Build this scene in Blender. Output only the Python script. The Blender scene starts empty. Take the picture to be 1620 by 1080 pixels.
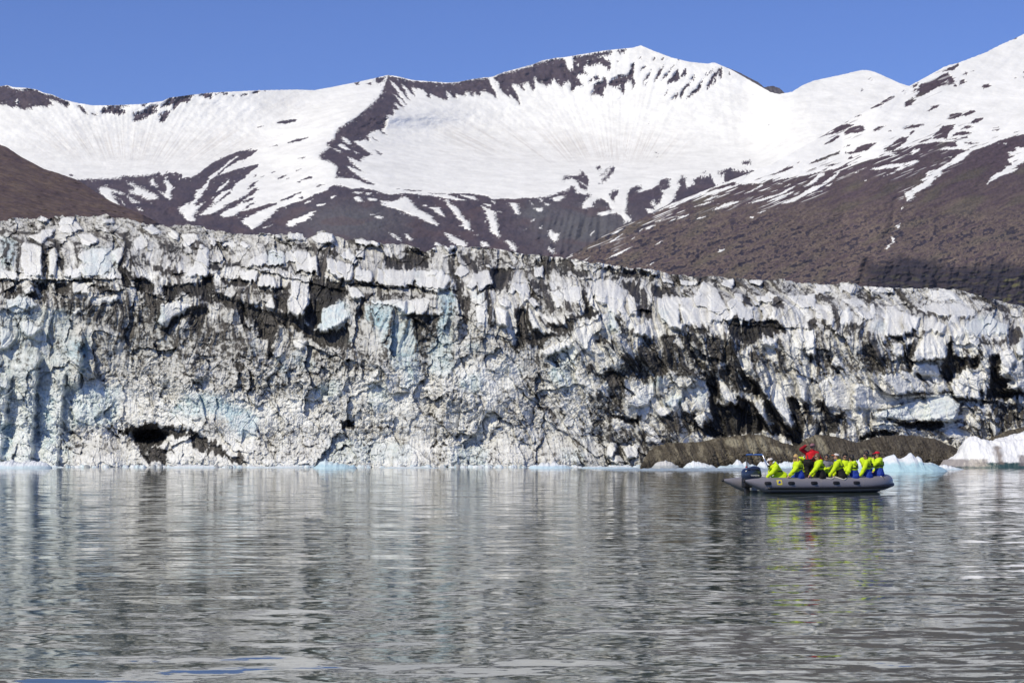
import bpy, bmesh, math, random, time
import numpy as np
from mathutils import Vector, Matrix
T0 = time.time()
rad = math.radians
scene = bpy.context.scene

# ------------------------------------------------------------------ camera
CAM = np.array((0.0, 0.0, 1.6))
FPX = 3150.0                      # 70 mm lens on a 36 mm sensor, in photo pixels
PITCH = math.atan((712 - 540) / FPX)
cd = bpy.data.cameras.new('camera'); cam = bpy.data.objects.new('camera', cd)
scene.collection.objects.link(cam); scene.camera = cam
cd.lens = 70; cd.sensor_width = 36; cd.clip_start = 0.5; cd.clip_end = 60000
cam.location = CAM; cam.rotation_euler = (math.pi / 2 + PITCH, 0, 0)

# ------------------------------------------------------------------ sky, sun, exposure
SUN_EL, SUN_ROT = rad(44), rad(222)
w = bpy.data.worlds.new('World'); scene.world = w; w.use_nodes = True
wn = w.node_tree.nodes; wl = w.node_tree.links
bg = wn['Background']
sky = wn.new('ShaderNodeTexSky'); sky.sky_type = 'NISHITA'; sky.sun_disc = False
sky.sun_elevation = SUN_EL; sky.sun_rotation = SUN_ROT
sky.altitude = 1500; sky.air_density = 1.0; sky.dust_density = 0.0; sky.ozone_density = 6.0
tint = wn.new('ShaderNodeMix'); tint.data_type = 'RGBA'; tint.blend_type = 'MULTIPLY'; tint.inputs['Factor'].default_value = 1
tint.inputs['B'].default_value = (.70, .735, 1.05, 1)      # the violet blue of a polarised northern sky
wl.new(sky.outputs[0], tint.inputs['A']); wl.new(tint.outputs['Result'], bg.inputs[0]); bg.inputs[1].default_value = 0.115
sd = bpy.data.lights.new('sun', 'SUN'); so = bpy.data.objects.new('sun', sd); scene.collection.objects.link(so)
sd.energy = 3.6; sd.angle = rad(0.5); sd.color = (1.0, 0.925, 0.73)
sdir = Vector((math.sin(SUN_ROT) * math.cos(SUN_EL), math.cos(SUN_ROT) * math.cos(SUN_EL), math.sin(SUN_EL)))
so.rotation_euler = sdir.to_track_quat('Z', 'Y').to_euler(); so.location = (-30, -30, 40)
scene.view_settings.view_transform = 'Standard'; scene.view_settings.look = 'None'
scene.view_settings.exposure = 0.0; scene.view_settings.gamma = 1.0

# ------------------------------------------------------------------ helpers
def ray(u, v):
    """direction (per unit of world y) of photo position u, v"""
    a = (np.asarray(u, float) - 810) / FPX; b = (540 - np.asarray(v, float)) / FPX
    cp, sp = math.cos(PITCH), math.sin(PITCH)
    dy = cp - b * sp; dz = sp + b * cp
    return a / dy, dz / dy
def at(u, v, Y):
    dx, dz = ray(u, v)
    return np.array((float(dx * Y), float(Y), float(CAM[2] + dz * Y)))

def h2(ix, iy, seed):
    n = (ix.astype(np.int64) * 374761393 + iy.astype(np.int64) * 668265263 + seed * 974634777) & 0xffffffff
    n = ((n ^ (n >> 13)) * 1274126177) & 0xffffffff
    n = ((n ^ (n >> 15)) * 2246822519) & 0xffffffff
    return ((n ^ (n >> 16)) & 0xffffff) / float(0xffffff)
def noise(x, y, seed=0):
    x = np.asarray(x, np.float64); y = np.asarray(y, np.float64)
    ix = np.floor(x); iy = np.floor(y); fx = x - ix; fy = y - iy
    ux = fx * fx * fx * (fx * (fx * 6 - 15) + 10); uy = fy * fy * fy * (fy * (fy * 6 - 15) + 10)
    def g(ax, ay):
        a = h2(ax, ay, seed) * (2 * math.pi)
        return np.cos(a) * (x - ax) + np.sin(a) * (y - ay)
    a = g(ix, iy); b = g(ix + 1, iy); c = g(ix, iy + 1); d = g(ix + 1, iy + 1)
    return (a + (b - a) * ux + (c - a) * uy + (a - b - c + d) * ux * uy) * 1.42
def fbm(x, y, octv=4, seed=0, gain=0.5, ridged=False):
    s = 0; amp = 1; tot = 0
    for o in range(octv):
        n = noise(x, y, seed + o * 17)
        if ridged: n = 1 - 2 * np.abs(n)
        s = s + amp * n; tot += amp; amp *= gain; x = x * 2.03 + 11.3; y = y * 2.03 - 7.1
    return s / tot
def cells(x, y, seed=0, jit=0.95):
    """F1, F2, cell id 0..1, offset to the nearest point"""
    ix = np.floor(x); iy = np.floor(y)
    f1 = np.full(x.shape, 9.0); f2 = np.full(x.shape, 9.0); cid = np.zeros(x.shape); ox = np.zeros(x.shape); oy = np.zeros(x.shape)
    for a in (-1, 0, 1):
        for b in (-1, 0, 1):
            jx = ix + a; jy = iy + b
            px = jx + 0.5 + jit * (h2(jx, jy, seed) - 0.5) - x; py = jy + 0.5 + jit * (h2(jx, jy, seed + 1) - 0.5) - y
            d = px * px + py * py
            m = d < f1
            f2 = np.where(m, f1, np.minimum(f2, d)); f1 = np.where(m, d, f1)
            cid = np.where(m, h2(jx, jy, seed + 2), cid); ox = np.where(m, px, ox); oy = np.where(m, py, oy)
    return np.sqrt(f1), np.sqrt(f2), cid, ox, oy
def sstep(a, b, x):
    t = np.clip((x - a) / (b - a), 0, 1); return t * t * (3 - 2 * t)
def blur(a, r):
    """three box passes, close to a gaussian of sigma r"""
    r = max(1, int(round(r)))
    for _ in range(3):
        for ax in (0, 1):
            p = np.pad(a, [(r + 1, r) if k == ax else (0, 0) for k in (0, 1)], mode='edge')
            c = np.cumsum(p, axis=ax)
            n = a.shape[ax]; w_ = 2 * r + 1
            a = (np.take(c, range(w_, w_ + n), axis=ax) - np.take(c, range(0, n), axis=ax)) / w_
    return a

class Canvas:
    """a raster over photo coordinates in which outlines of rock, snow and dirt are laid down"""
    def __init__(s, u0, v0, u1, v1):
        s.u0, s.v0 = u0, v0; s.a = np.zeros((v1 - v0, u1 - u0), np.float32)
        s.tx = (0, 0, 1)
    def t(s, x0, y0, k): s.tx = (x0, y0, k)
    def pts(s, p):
        p = np.array(p, float).reshape(-1, 2)
        return np.stack([s.tx[0] + p[:, 0] / s.tx[2] - s.u0, s.tx[1] + p[:, 1] / s.tx[2] - s.v0], 1)
    def inside(s, p):
        H, W = s.a.shape
        x0 = max(0, int(p[:, 0].min()) - 1); x1 = min(W, int(p[:, 0].max()) + 2)
        y0 = max(0, int(p[:, 1].min()) - 1); y1 = min(H, int(p[:, 1].max()) + 2)
        if x1 <= x0 or y1 <= y0: return None
        X, Y = np.meshgrid(np.arange(x0, x1) + .5, np.arange(y0, y1) + .5)
        ins = np.zeros(X.shape, bool); n = len(p)
        for i in range(n):
            xa, ya = p[i]; xb, yb = p[i - 1]
            if ya == yb: continue
            c = ((ya > Y) != (yb > Y)) & (X < (xb - xa) * (Y - ya) / (yb - ya) + xa)
            ins ^= c
        return (slice(y0, y1), slice(x0, x1)), ins, X, Y
    def poly(s, p, val=1.0):
        r = s.inside(s.pts(p))
        if r is None: return
        sl, ins, X, Y = r
        s.a[sl] = np.where(ins, val, s.a[sl])
    def polymax(s, p, val=1.0):
        r = s.inside(s.pts(p))
        if r is None: return
        sl, ins, X, Y = r
        s.a[sl] = np.where(ins, np.maximum(val, s.a[sl]), s.a[sl])
    def line(s, p, wd, val=1.0):
        p = s.pts(p); wd = wd / s.tx[2] / 2
        H, W = s.a.shape
        for i in range(len(p) - 1):
            a, b = p[i], p[i + 1]
            x0 = max(0, int(min(a[0], b[0]) - wd - 2)); x1 = min(W, int(max(a[0], b[0]) + wd + 3))
            y0 = max(0, int(min(a[1], b[1]) - wd - 2)); y1 = min(H, int(max(a[1], b[1]) + wd + 3))
            if x1 <= x0 or y1 <= y0: continue
            X, Y = np.meshgrid(np.arange(x0, x1) + .5, np.arange(y0, y1) + .5)
            d = b - a; L = max(1e-6, d @ d); t = np.clip(((X - a[0]) * d[0] + (Y - a[1]) * d[1]) / L, 0, 1)
            q = np.hypot(X - a[0] - t * d[0], Y - a[1] - t * d[1])
            k = np.clip(wd + .5 - q, 0, 1) * val
            s.a[y0:y1, x0:x1] = np.maximum(s.a[y0:y1, x0:x1], k)
def sample(a, u0, v0, u, v):
    H, W = a.shape
    x = np.clip(u - u0 - .5, 0, W - 1.001); y = np.clip(v - v0 - .5, 0, H - 1.001)
    ix = x.astype(int); iy = y.astype(int); fx = x - ix; fy = y - iy
    return (a[iy, ix] * (1 - fx) + a[iy, ix + 1] * fx) * (1 - fy) + (a[iy + 1, ix] * (1 - fx) + a[iy + 1, ix + 1] * fx) * fy

def mesh_obj(name, V, F, mat=None, parent=None, col=None, smooth=True, extra=None):
    V = np.asarray(V, np.float32).reshape(-1, 3)
    me = bpy.data.meshes.new(name)
    if isinstance(F, np.ndarray):
        k = F.shape[1]
        me.vertices.add(len(V)); me.vertices.foreach_set('co', V.ravel())
        me.loops.add(F.size); me.loops.foreach_set('vertex_index', F.astype(np.int32).ravel())
        me.polygons.add(len(F)); me.polygons.foreach_set('loop_start', np.arange(0, F.size, k, dtype=np.int32))
        me.update(calc_edges=True)
    else:
        me.from_pydata([tuple(x) for x in V.tolist()], [], F)
    if col is not None:
        at_ = me.color_attributes.new('col', 'FLOAT_COLOR', 'POINT')
        c = np.ones((len(V), 4), np.float32); c[:, :3] = np.asarray(col).reshape(-1, 3); at_.data.foreach_set('color', c.ravel())
    me.polygons.foreach_set('use_smooth', np.full(len(me.polygons), smooth))
    if mat: me.materials.append(mat)
    me.validate()
    o = bpy.data.objects.new(name, me); scene.collection.objects.link(o)
    if parent: o.parent = parent
    return o
def grid_faces(R, C):
    i = np.arange(R * C).reshape(R, C)
    return np.stack([i[:-1, :-1], i[:-1, 1:], i[1:, 1:], i[1:, :-1]], -1).reshape(-1, 4)
def tag(o, label=None, cat=None, group=None, kind=None):
    if label: o['label'] = label
    if cat: o['category'] = cat
    if group: o['group'] = group
    if kind: o['kind'] = kind
    return o
def empty(name, loc, rz=0):
    o = bpy.data.objects.new(name, None); scene.collection.objects.link(o)
    o.location = loc; o.rotation_euler = (0, 0, rz); o.empty_display_size = 0.2; return o

def mat(name, color=(.5, .5, .5), rough=.6, attr=False, bump=None, var=None, metal=0, spec=0.5, coat=0, nscale=None, ior=None):
    """procedural material; var=(scale, amount) varies the colour, bump=(scale, distance, detail)"""
    m = bpy.data.materials.new(name); m.use_nodes = True
    nt = m.node_tree; N = nt.nodes; L = nt.links; b = N['Principled BSDF']
    b.inputs['Roughness'].default_value = rough; b.inputs['Metallic'].default_value = metal
    b.inputs['Specular IOR Level'].default_value = spec
    if coat: b.inputs['Coat Weight'].default_value = coat
    b.inputs['Base Color'].default_value = (*color, 1)
    tc = N.new('ShaderNodeTexCoord'); src = None
    if attr:
        a = N.new('ShaderNodeAttribute'); a.attribute_name = 'col'; src = a.outputs['Color']
    if var:
        n = N.new('ShaderNodeTexNoise'); n.inputs['Scale'].default_value = var[0]; n.inputs['Detail'].default_value = 6
        n.inputs['Roughness'].default_value = .65
        L.new(tc.outputs['Object'], n.inputs['Vector'])
        mr = N.new('ShaderNodeMapRange'); mr.inputs['From Min'].default_value = .3; mr.inputs['From Max'].default_value = .7
        mr.inputs['To Min'].default_value = 1 - var[1]; mr.inputs['To Max'].default_value = 1 + var[1]
        L.new(n.outputs['Fac'], mr.inputs['Value'])
        mx = N.new('ShaderNodeMix'); mx.data_type = 'RGBA'; mx.blend_type = 'MULTIPLY'; mx.inputs['Factor'].default_value = 1
        if src: L.new(src, mx.inputs['A'])
        else: mx.inputs['A'].default_value = (*color, 1)
        cmb = N.new('ShaderNodeCombineColor')
        for k in range(3): L.new(mr.outputs[0], cmb.inputs[k])
        L.new(cmb.outputs[0], mx.inputs['B']); src = mx.outputs['Result']
    if src: L.new(src, b.inputs['Base Color'])
    if bump:
        n = N.new('ShaderNodeTexNoise'); n.inputs['Scale'].default_value = bump[0]; n.inputs['Detail'].default_value = bump[2]
        L.new(tc.outputs['Object'], n.inputs['Vector'])
        bp = N.new('ShaderNodeBump'); bp.inputs['Distance'].default_value = bump[1]; bp.inputs['Strength'].default_value = 1
        L.new(n.outputs['Fac'], bp.inputs['Height']); L.new(bp.outputs[0], b.inputs['Normal'])
    return m
# ------------------------------------------------------------------ mountains
def curve(p, u):
    p = np.array(p, float).reshape(-1, 2); return np.interp(u, p[:, 0], p[:, 1])
def rows_for(vb, vt_min, vis, fine):
    """row parameter: coarse where hidden behind the glacier, fine where in view"""
    return None
def terrain(name, u0, u1, step, top, vvis, Yref, vref, slope_fn, relief_fn, color_fn, material, vbot=716, vstep=1.0):
    U = np.arange(u0, u1 + .1, step)
    vt = top(U)
    nvis = int((vvis - vt.min()) / vstep); nhid = 40
    s = np.concatenate([np.linspace(0, 1, nhid, endpoint=False), np.linspace(1, 2, nvis)])   # 0..1 hidden, 1..2 in view
    S = s[:, None]; vv = np.full_like(U, vvis)[None, :]
    V = np.where(S <= 1, vbot + (vv - vbot) * S, vv + (vt[None, :] - vv) * (S - 1))
    UU = np.broadcast_to(U[None, :], V.shape).copy()
    dx, t = ray(UU, V)
    sl = np.tan(np.radians(slope_fn(UU, V)))
    dl = np.zeros_like(V); dl[1:] = (t[1:] - t[:-1]) / np.maximum(.05, (sl[1:] + sl[:-1]) / 2 - t[1:])
    lnY = np.cumsum(dl, 0)
    k = np.clip((V > vref).sum(0) - 1, 0, V.shape[0] - 2); ar = np.arange(len(U))
    fq = np.clip((V[k, ar] - vref) / np.maximum(1e-6, V[k, ar] - V[k + 1, ar]), 0, 1); base = lnY[k, ar] * (1 - fq) + lnY[k + 1, ar] * fq
    lnY = lnY - base[None, :]
    Y = Yref * np.exp(lnY) * (1 + relief_fn(UU, V))
    P = np.stack([dx * Y, Y, CAM[2] + t * Y], -1)
    col = color_fn(UU, V)
    # the far side of the ridge falls away behind the skyline
    last = P[-1]; lc = col[-1]
    back = []; bc = []
    for q, dz in ((1.004, .997), (1.03, .93), (1.12, .7), (1.3, .2)):
        b = last.copy(); b[:, 0] *= q; b[:, 1] *= q; b[:, 2] *= dz; back.append(b); bc.append(lc)
    P = np.concatenate([P, np.stack(back)]); col = np.concatenate([col, np.stack(bc)])
    o = mesh_obj(name, P.reshape(-1, 3), grid_faces(*P.shape[:2]), material, col=col.reshape(-1, 3))
    return tag(o, kind='structure')

SKY_M = [-300,150, -100,134, 0,136.7, 11,135, 20,138, 44,139.5, 58,142, 69,147, 82,149.5, 98,157, 122,163, 147,167, 178,166.7, 222,165, 258,160,
 267,155, 300,150.5, 334,146.7, 370,145, 412,143, 470,142, 497,143, 525,138, 570,129, 591,124.4, 613,119, 627,120.7, 653,127, 680,129,
 707,131, 724,130, 747,125.5, 764,123, 778,122, 796,114.8, 842,102.4, 858,96, 881,91.6, 892,91, 909,88, 958,80, 991,76.7, 1002,75.7, 1014,72,
 1034,80.7, 1063,91.5, 1090,98, 1119,101, 1130,99, 1156,110, 1182,124.8, 1219,146, 1232,149, 1245,147, 1253,145.6, 1269,135.5, 1287,128,
 1310,123, 1335,117.8, 1350,114, 1364,111, 1374,111.5, 1384,114, 1402,122, 1424,132, 1440,137, 1500,150, 1900,190]
SKY_R = [850,436, 880,420, 903,403, 979,360, 1026,341, 1065,321, 1134,294, 1195,270, 1220,260, 1287,223, 1340,192, 1375,173, 1410,152, 1440,135.5, 1465,122,
 1496,105, 1518,99, 1559,83.5, 1581,72, 1604,62, 1620,54, 1700,18, 1900,-60]
SKY_L = [-400,110, -160,180, 0,229, 11,233, 33,248, 71,268, 89,273, 124.5,285.5, 155.5,306.7, 178,320, 222,338, 244,349, 270,366, 320,400]

# ---- rock showing through the snow of the far range (1 = bare rock)
cm = Canvas(-300, 50, 1900, 470)
LOW = []
def addpts(x0, y0, k, pl):
    pl = np.array(pl, float).reshape(-1, 2)
    for x, y in pl: LOW.extend((x0 + x / k, y0 + y / k))
addpts(0, 120, 4.5, [-1350,760, 300,760, 560,740, 620,735, 860,730, 870,712, 960,715, 1080,705, 1130,688, 1165,710, 1175,688, 1300,700, 1300,720])
addpts(270, 110, 4.5, [80,745, 90,770, 150,768, 190,745, 260,690, 350,635, 480,585, 580,565, 545,582, 615,572, 618,582, 540,635, 470,655, 400,700,
  350,750, 470,710, 635,668, 590,712, 520,772, 460,825, 400,905, 330,950, 270,985, 210,1040, 300,1025, 370,990, 420,945, 490,925, 550,880, 600,845, 630,838,
  600,880, 560,905, 510,935, 480,970, 400,1000, 340,1045, 420,1050, 500,1012, 620,980, 700,955, 760,950, 740,970, 650,1000, 560,1040, 500,1080])
addpts(400, 260, 5.4, [0,560, 80,500, 150,440, 210,385, 290,350, 350,330, 440,305, 490,275, 540,250, 590,235, 640,220, 640,200, 690,178, 760,180, 800,195,
  850,210, 930,200, 1060,225, 1120,250, 1180,260, 1300,245, 1400,255])
addpts(660, 260, 5.4, [0,255, 40,262, 250,262, 300,245, 450,250, 590,270, 650,300, 760,290, 830,300, 870,290, 1000,285, 1100,280, 1180,255])
addpts(860, 220, 4.629, [160,385, 200,385, 300,405, 350,405, 300,460, 280,505, 360,495, 355,470, 390,440, 430,438, 470,465, 500,520, 400,540, 390,555, 430,560, 540,540,
  590,590, 590,612, 645,600, 640,580, 600,550, 600,520, 610,480, 615,400, 640,360, 680,340, 720,345, 720,370, 670,378, 700,390, 780,370, 840,335, 850,305, 900,285,
  940,295, 915,310, 925,350, 890,375, 860,365, 880,400, 860,450, 830,490, 800,440, 790,470, 815,520, 760,505, 790,545, 820,525, 900,490, 950,450, 965,400,
  1000,345, 985,310, 1010,280, 1040,285, 1045,350, 1060,355, 1110,325, 1090,300, 1130,280, 1170,275, 1230,265, 1245,310, 1270,345, 1290,340, 1322,318, 1310,270,
  1270,250, 1330,220, 1370,210, 1420,235, 1470,240, 1550,232, 1640,220, 1640,500, 4800,500, 4800,1200])
LOW.extend((-300, 480))
cm.t(0, 0, 1); cm.poly(LOW)
cm.t(0, 120, 4.5)
for p in ([-1350,40, 0,70,50,68,90,90,130,100,160,105,185,98,200,88,220,95,260,98,300,130,360,135,420,155,440,170,490,185,500,210,470,222,440,200,400,180,350,175,385,215,350,200,345,225,280,215,200,235,150,240,125,215,110,225,70,225,40,205,0,205,-1350,260],
  [545,215,580,218,600,240,625,265,620,275,590,260,570,235], [730,235,770,218,860,215,930,212,850,230,890,250,890,275,830,280,800,262,730,265,720,255],
  [1005,205,1050,198,1045,212,1010,214], [945,265,1000,262,1040,235,1060,215,1130,210,1125,225,1080,250,1120,240,1120,260,1070,275,1040,300,1010,315,990,318,950,328,955,295],
  [1140,225,1180,180,1200,160,1250,150,1350,135,1350,185,1290,190,1250,230,1235,240,1230,205,1190,215,1150,230],
  [1130,275,1180,255,1210,250,1200,280,1170,330,1130,325,1150,300], [490,705,515,700,540,712,500,715], [650,272,690,268,700,276,660,278]): cm.poly(p)
for p in ([85,80,120,78,120,95,95,95], [310,122,370,130,360,140,320,133], [110,168,130,170,125,205,118,200]): cm.poly(p, 0)
for p in ([705,790,750,790,800,810,865,830,900,850,820,830,790,820,790,850,850,865,800,870,830,890,850,925,790,900,750,880,760,865,710,835],
  [890,755,940,765,985,790,1040,815,1110,850,1128,872,1060,885,1010,855,950,840,905,825,950,815,970,795], [900,850,950,880,995,910,950,905], [855,875,900,930,880,915],
  [970,930,1025,962,1000,960], [1010,895,1045,918], [905,935,925,950], [1080,720,1120,790,1115,800,1070,760], [1180,712,1195,720,1180,740], [1165,745,1190,740,1210,765,1245,790,1210,835,1222,888,1180,860,1120,820,1175,840,1190,800],
  [1270,735,1290,725,1280,745], [1280,940,1340,900,1350,960,1340,1020,1330,990,1280,970]): cm.poly(p, 0)
cm.t(270, 110, 4.5)
for p in ([0,200,130,180,200,178,240,165,295,168,300,200,260,205,225,190,200,180,150,190,140,220,80,240,60,235,10,290,20,245,0,240], [315,170,340,172,330,180], [350,168,410,165,410,178,360,178],
  [430,187,460,180,455,187], [495,182,550,170,550,180,500,190], [580,165,610,150,640,150,620,172,585,172], [665,150,685,150,680,158], [1310,95,1330,95,1335,115,1315,120],
  [540,855,580,810,630,788,600,825,560,850], [520,1000,530,980,600,940,580,965], [780,940,850,900,940,868,920,885,850,915], [700,740,745,720,730,735], [580,770,620,740,600,765],
  [640,770,680,750,665,765], [745,775,830,748,800,775,770,782], [805,785,845,765,820,785], [880,725,945,698,900,722], [910,632,970,617,940,635], [905,805,980,757,1005,775,950,785,920,805],
  [1030,832,1085,812,1095,822,1050,838], [830,520,910,490,985,487,930,505,860,522], [705,552,760,538,745,547], [745,382,800,365,905,357,880,375,820,390,760,388], [615,412,670,398,640,412],
  [510,940,560,915,600,910,560,940,520,950], [900,915,950,900,930,925]): cm.poly(p)
for p in ([475,613,400,665,340,715,280,755,255,810,210,850,180,860,175,920,130,960,110,1020,65,990,75,1020,120,1080,180,1080,160,1040,200,990,250,935,180,975,170,960,240,870,280,800,360,720,420,670,470,625],
  [425,780,390,800,350,840,325,870,350,865,400,815], [435,850,370,870,310,930,280,980,340,930,400,880], [300,905,290,918,310,910], [1020,1005,950,1040,880,1080,960,1080,1000,1050],
  [1140,910,1170,895,1165,910], [1040,965,1100,950,1090,968], [945,945,1000,930,960,960], [570,1080,640,1045,720,1010,660,1060,640,1080], [740,1015,700,1040,690,1070]): cm.poly(p, 0)
cm.t(480, 110, 4.5)
cm.poly([600,43,585,80,575,130,540,200,470,260,390,330,250,420,225,460,225,490,165,520,165,540,195,550,110,610,125,640,190,655,245,690,230,770,340,775,400,790,520,822,455,795,380,750,310,690,330,690,400,720,445,745,
 350,670,310,620,410,660,430,625,490,610,440,570,380,530,360,510,440,500,480,515,450,465,520,430,560,440,585,400,590,380,605,345,590,325,640,330,650,310,635,290,680,290,645,230,700,270,715,275,680,220,640,170,
 700,220,745,265,690,190,650,130,617,82,660,110,700,160,770,240,730,170,700,110,725,115,760,160,800,200,770,130,850,140,890,200,910,212,900,170,930,185,1005,220,1035,205,1015,150,1060,190,1090,220,1085,175,1150,190,
 1155,160,1180,160,1185,190,1215,190,1215,150,1240,190,1265,160,1300,160,1350,185, 1330,100, 1320,62,1200,74,1100,95,1020,100,900,91,780,85,660,53])
for p in ([500,66,585,55,580,75,540,100,500,100], [365,95,385,92,380,120,370,115], [440,100,480,95,470,112], [395,790,470,800,520,822,440,815], [545,430,600,470,560,455], [480,470,535,515,500,500], [500,570,560,600,550,615],
  [670,852,850,862,780,868], [880,878,1030,885,960,890]): cm.poly(p)
for p in ([275,482,305,485,345,525,320,535,280,505], [270,525,335,570,300,570,245,540], [220,562,268,580,250,588], [345,570,405,600,380,600]): cm.poly(p, 0)
cm.t(400, 260, 5.4)
for p in ([285,510,300,495,400,450,470,430,520,398,525,410,490,460,410,495,330,530,290,530], [665,285,700,270,705,280,680,295], [550,345,615,335,600,350,560,358], [850,230,940,240,900,258,870,250],
  [865,280,910,275,940,320,900,320,870,295], [980,285,1060,295,1070,312,1000,310], [960,245,1010,245,1015,260,970,258],
  [1090,310,1190,320,1240,300,1305,270,1340,300,1370,350,1400,375,1450,400,1500,430,1550,450,1520,460,1590,510,1595,528,1500,495,1400,450,1340,430,1280,400,1200,375,1110,350],
  [1420,352,1490,345,1500,358], [1510,370,1590,365,1620,410,1640,445,1570,405,1540,390], [1040,450,1080,438,1125,455,1100,468,1060,462], [985,428,1060,425,1050,435], [1240,400,1300,435,1270,425],
  [1165,580,1220,605,1280,660,1240,645,1190,605], [1280,585,1330,605,1365,640,1360,660,1310,620], [1545,670,1575,665,1620,700,1600,700], [85,545,155,515,110,545]): cm.poly(p, 0)
for p in ([550,190,600,165,600,180,540,198], [230,315,420,230,400,250,300,300], [940,150,1060,180,980,170]): cm.poly(p)
cm.t(660, 260, 5.4)
for p in ([1240,120,1280,95,1380,95,1410,55,1470,130,1460,190,1400,150,1360,140,1320,115,1260,130,1240,155], [1520,35,1555,12,1575,35,1540,45], [1370,140,1450,190,1440,225,1390,200],
  [1545,175,1620,110,1620,130], [1545,115,1620,60,1600,80], [1310,190,1345,185,1360,230,1330,260,1290,215], [1200,240,1300,220,1330,240,1200,262]): cm.poly(p)
for p in ([60,258,250,255,350,290,430,310,330,305,130,270], [370,265,480,270,520,310,460,295], [570,335,620,340,630,365,590,350],
  [235,305,265,300,290,345,350,375,375,420,400,470,440,490,445,530,475,575,420,555,370,520,395,500,340,450,300,390,260,345],
  [520,340,600,375,670,410,668,470,690,520,695,580,720,630,680,610,620,565,625,525,600,480,595,430,580,400,600,395], [795,325,860,335,865,370,875,430,850,425,800,360],
  [1000,375,1090,370,1050,410,1025,400], [1040,295,1075,290,1065,320], [1100,325,1130,340,1115,360,1095,345], [1145,290,1200,290,1265,265,1240,300,1190,320], [968,322,975,322,990,350,982,352], [970,475,1010,462,990,488],
  [230,580,270,590,330,625,400,655,425,695,380,712,300,665,250,610], [140,675,165,662,220,710,180,705], [540,660,600,665,615,700,560,705], [745,645,790,655,830,690,855,740,815,735,790,690],
  [1110,585,1150,555,1175,590,1215,590,1190,665,1155,650], [1115,700,1155,715,1175,770,1135,745], [1475,600,1530,545,1500,590,1480,615], [900,540,935,575,915,560], [1040,545,1065,520,1055,555], [680,395,730,412,710,412],
  [490,598,530,605,510,610], [140,365,190,370,200,400,245,450,190,430,150,400], [1405,380,1440,330,1500,260,1620,260,1620,290,1540,300,1500,330,1505,360,1440,380], [640,310,670,320,670,340,650,325]): cm.poly(p, 0)
cm.t(860, 220, 4.629)
for p in ([485,410,500,375,550,370,530,420,515,455,490,440], [1445,180,1470,160,1520,165,1515,185,1480,190], [1145,252,1190,230,1180,245], [400,275,490,205,495,215,440,260], [395,330,440,290,500,215,530,212,480,280,420,315], [378,215,400,198,425,208,400,225],
  [820,95,855,92,840,98], [825,130,840,125,835,136], [1000,272,1025,265,1020,278]): cm.poly(p)
for p in ([60,435,120,415,160,415,120,455,90,455], [750,510,765,505,790,545,770,540], [1230,275,1290,275,1325,240,1325,318,1270,343]): cm.poly(p, 0)
cm.t(750, 60, 6.48)
for p in ([-140,440, 0,425,150,412,160,460,215,560,245,645,220,620,180,570,125,545,75,560,70,595,50,600,40,560,0,545],
  [190,408,300,363,590,285,600,305,610,276,700,245,850,213,915,210,945,240,950,300,985,345,1020,300,1020,205,1040,190,1350,140,1420,142,1390,175,1330,185,1250,215,1320,200,1370,240,1400,290,1395,330,1340,285,1280,260,1190,290,
   1160,280,1120,310,1125,350,1190,360,1150,375,1070,380,1050,400,1080,430,1120,485,1040,500,1020,555,995,545,985,470,970,435,940,455,895,500,855,470,820,430,800,430,800,480,760,470,745,510,720,475,650,460,625,390,
   625,520,600,545,585,520,560,450,500,480,520,545,495,535,450,470,385,480,430,560,460,620,480,700,440,650,370,580,360,610,300,560,265,520,260,470,220,430],
  [1200,575,1230,530,1230,480,1270,455,1320,450,1320,390,1350,420,1370,470,1330,540,1330,605,1290,590], [1395,450,1440,410,1520,385,1570,400,1620,395,1620,430,1570,440,1560,470,1500,470,1430,510,1400,485],
  [1470,520,1520,475,1545,530,1535,570,1500,530], [1180,430,1210,410,1215,440,1180,470], [1230,400,1260,385,1290,430,1240,445], [1480,137,1575,114,1530,155,1490,155], [1570,390,1600,340,1610,280,1620,275,1630,400]): cm.poly(p)
for p in ([340,530,355,535,350,548], [1150,235,1180,235,1170,255], [1045,250,1080,280,1060,290]): cm.poly(p, 0)
cm.t(960, 60, 5.4)
for p in ([20,385,60,345,110,320,160,325,220,330,235,360,240,400,215,445,225,400,200,365,180,360,150,400,155,450,140,480,130,440,85,435,120,410,130,400,60,420,20,405], [175,325,205,290,210,240,230,215,230,300,200,325],
  [270,175,295,160,300,178], [290,270,340,228,325,260,295,285], [390,190,405,165,410,185,395,200], [455,200,480,165,485,185], [295,400,340,330,370,290,370,320,350,345,310,385], [320,415,350,375,345,400],
  [390,398,420,330,450,270,485,250,460,310,430,350], [455,385,480,330,550,270,545,290,490,345,440,400], [540,270,580,220,570,255], [600,190,620,195,620,220], [510,400,520,370,560,330,605,270,625,350,590,370,570,375,540,395],
  [490,490,520,450,510,480], [550,525,580,490,605,475,600,515], [635,330,650,285,675,270,685,310,660,345,660,310,640,340], [625,520,630,470,650,430,690,395,720,385,700,430,690,410,660,460,645,505], [700,375,750,310,755,350,720,360],
  [670,525,700,490,740,450,780,420,785,390,830,340,825,370,805,400,800,440,750,480,720,495], [850,455,860,400,880,360,900,320,960,265,980,250,985,280,975,345,960,340,960,300,930,330,900,380,870,420],
  [905,405,920,360,940,330,930,380], [840,310,910,270,940,235,900,290,850,320], [1040,330,1045,285,1055,310], [345,740,365,725,360,742], [1365,758,1390,742,1390,748], [85,200,110,198,100,210], [0,190,30,200,40,240,20,275,0,270],
  [370,280,378,255,380,280], [90,110,140,100,135,130,110,135], [0,110,40,115,40,140,0,150]): cm.poly(p)
cm.t(1180, 100, 4.5)
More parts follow.
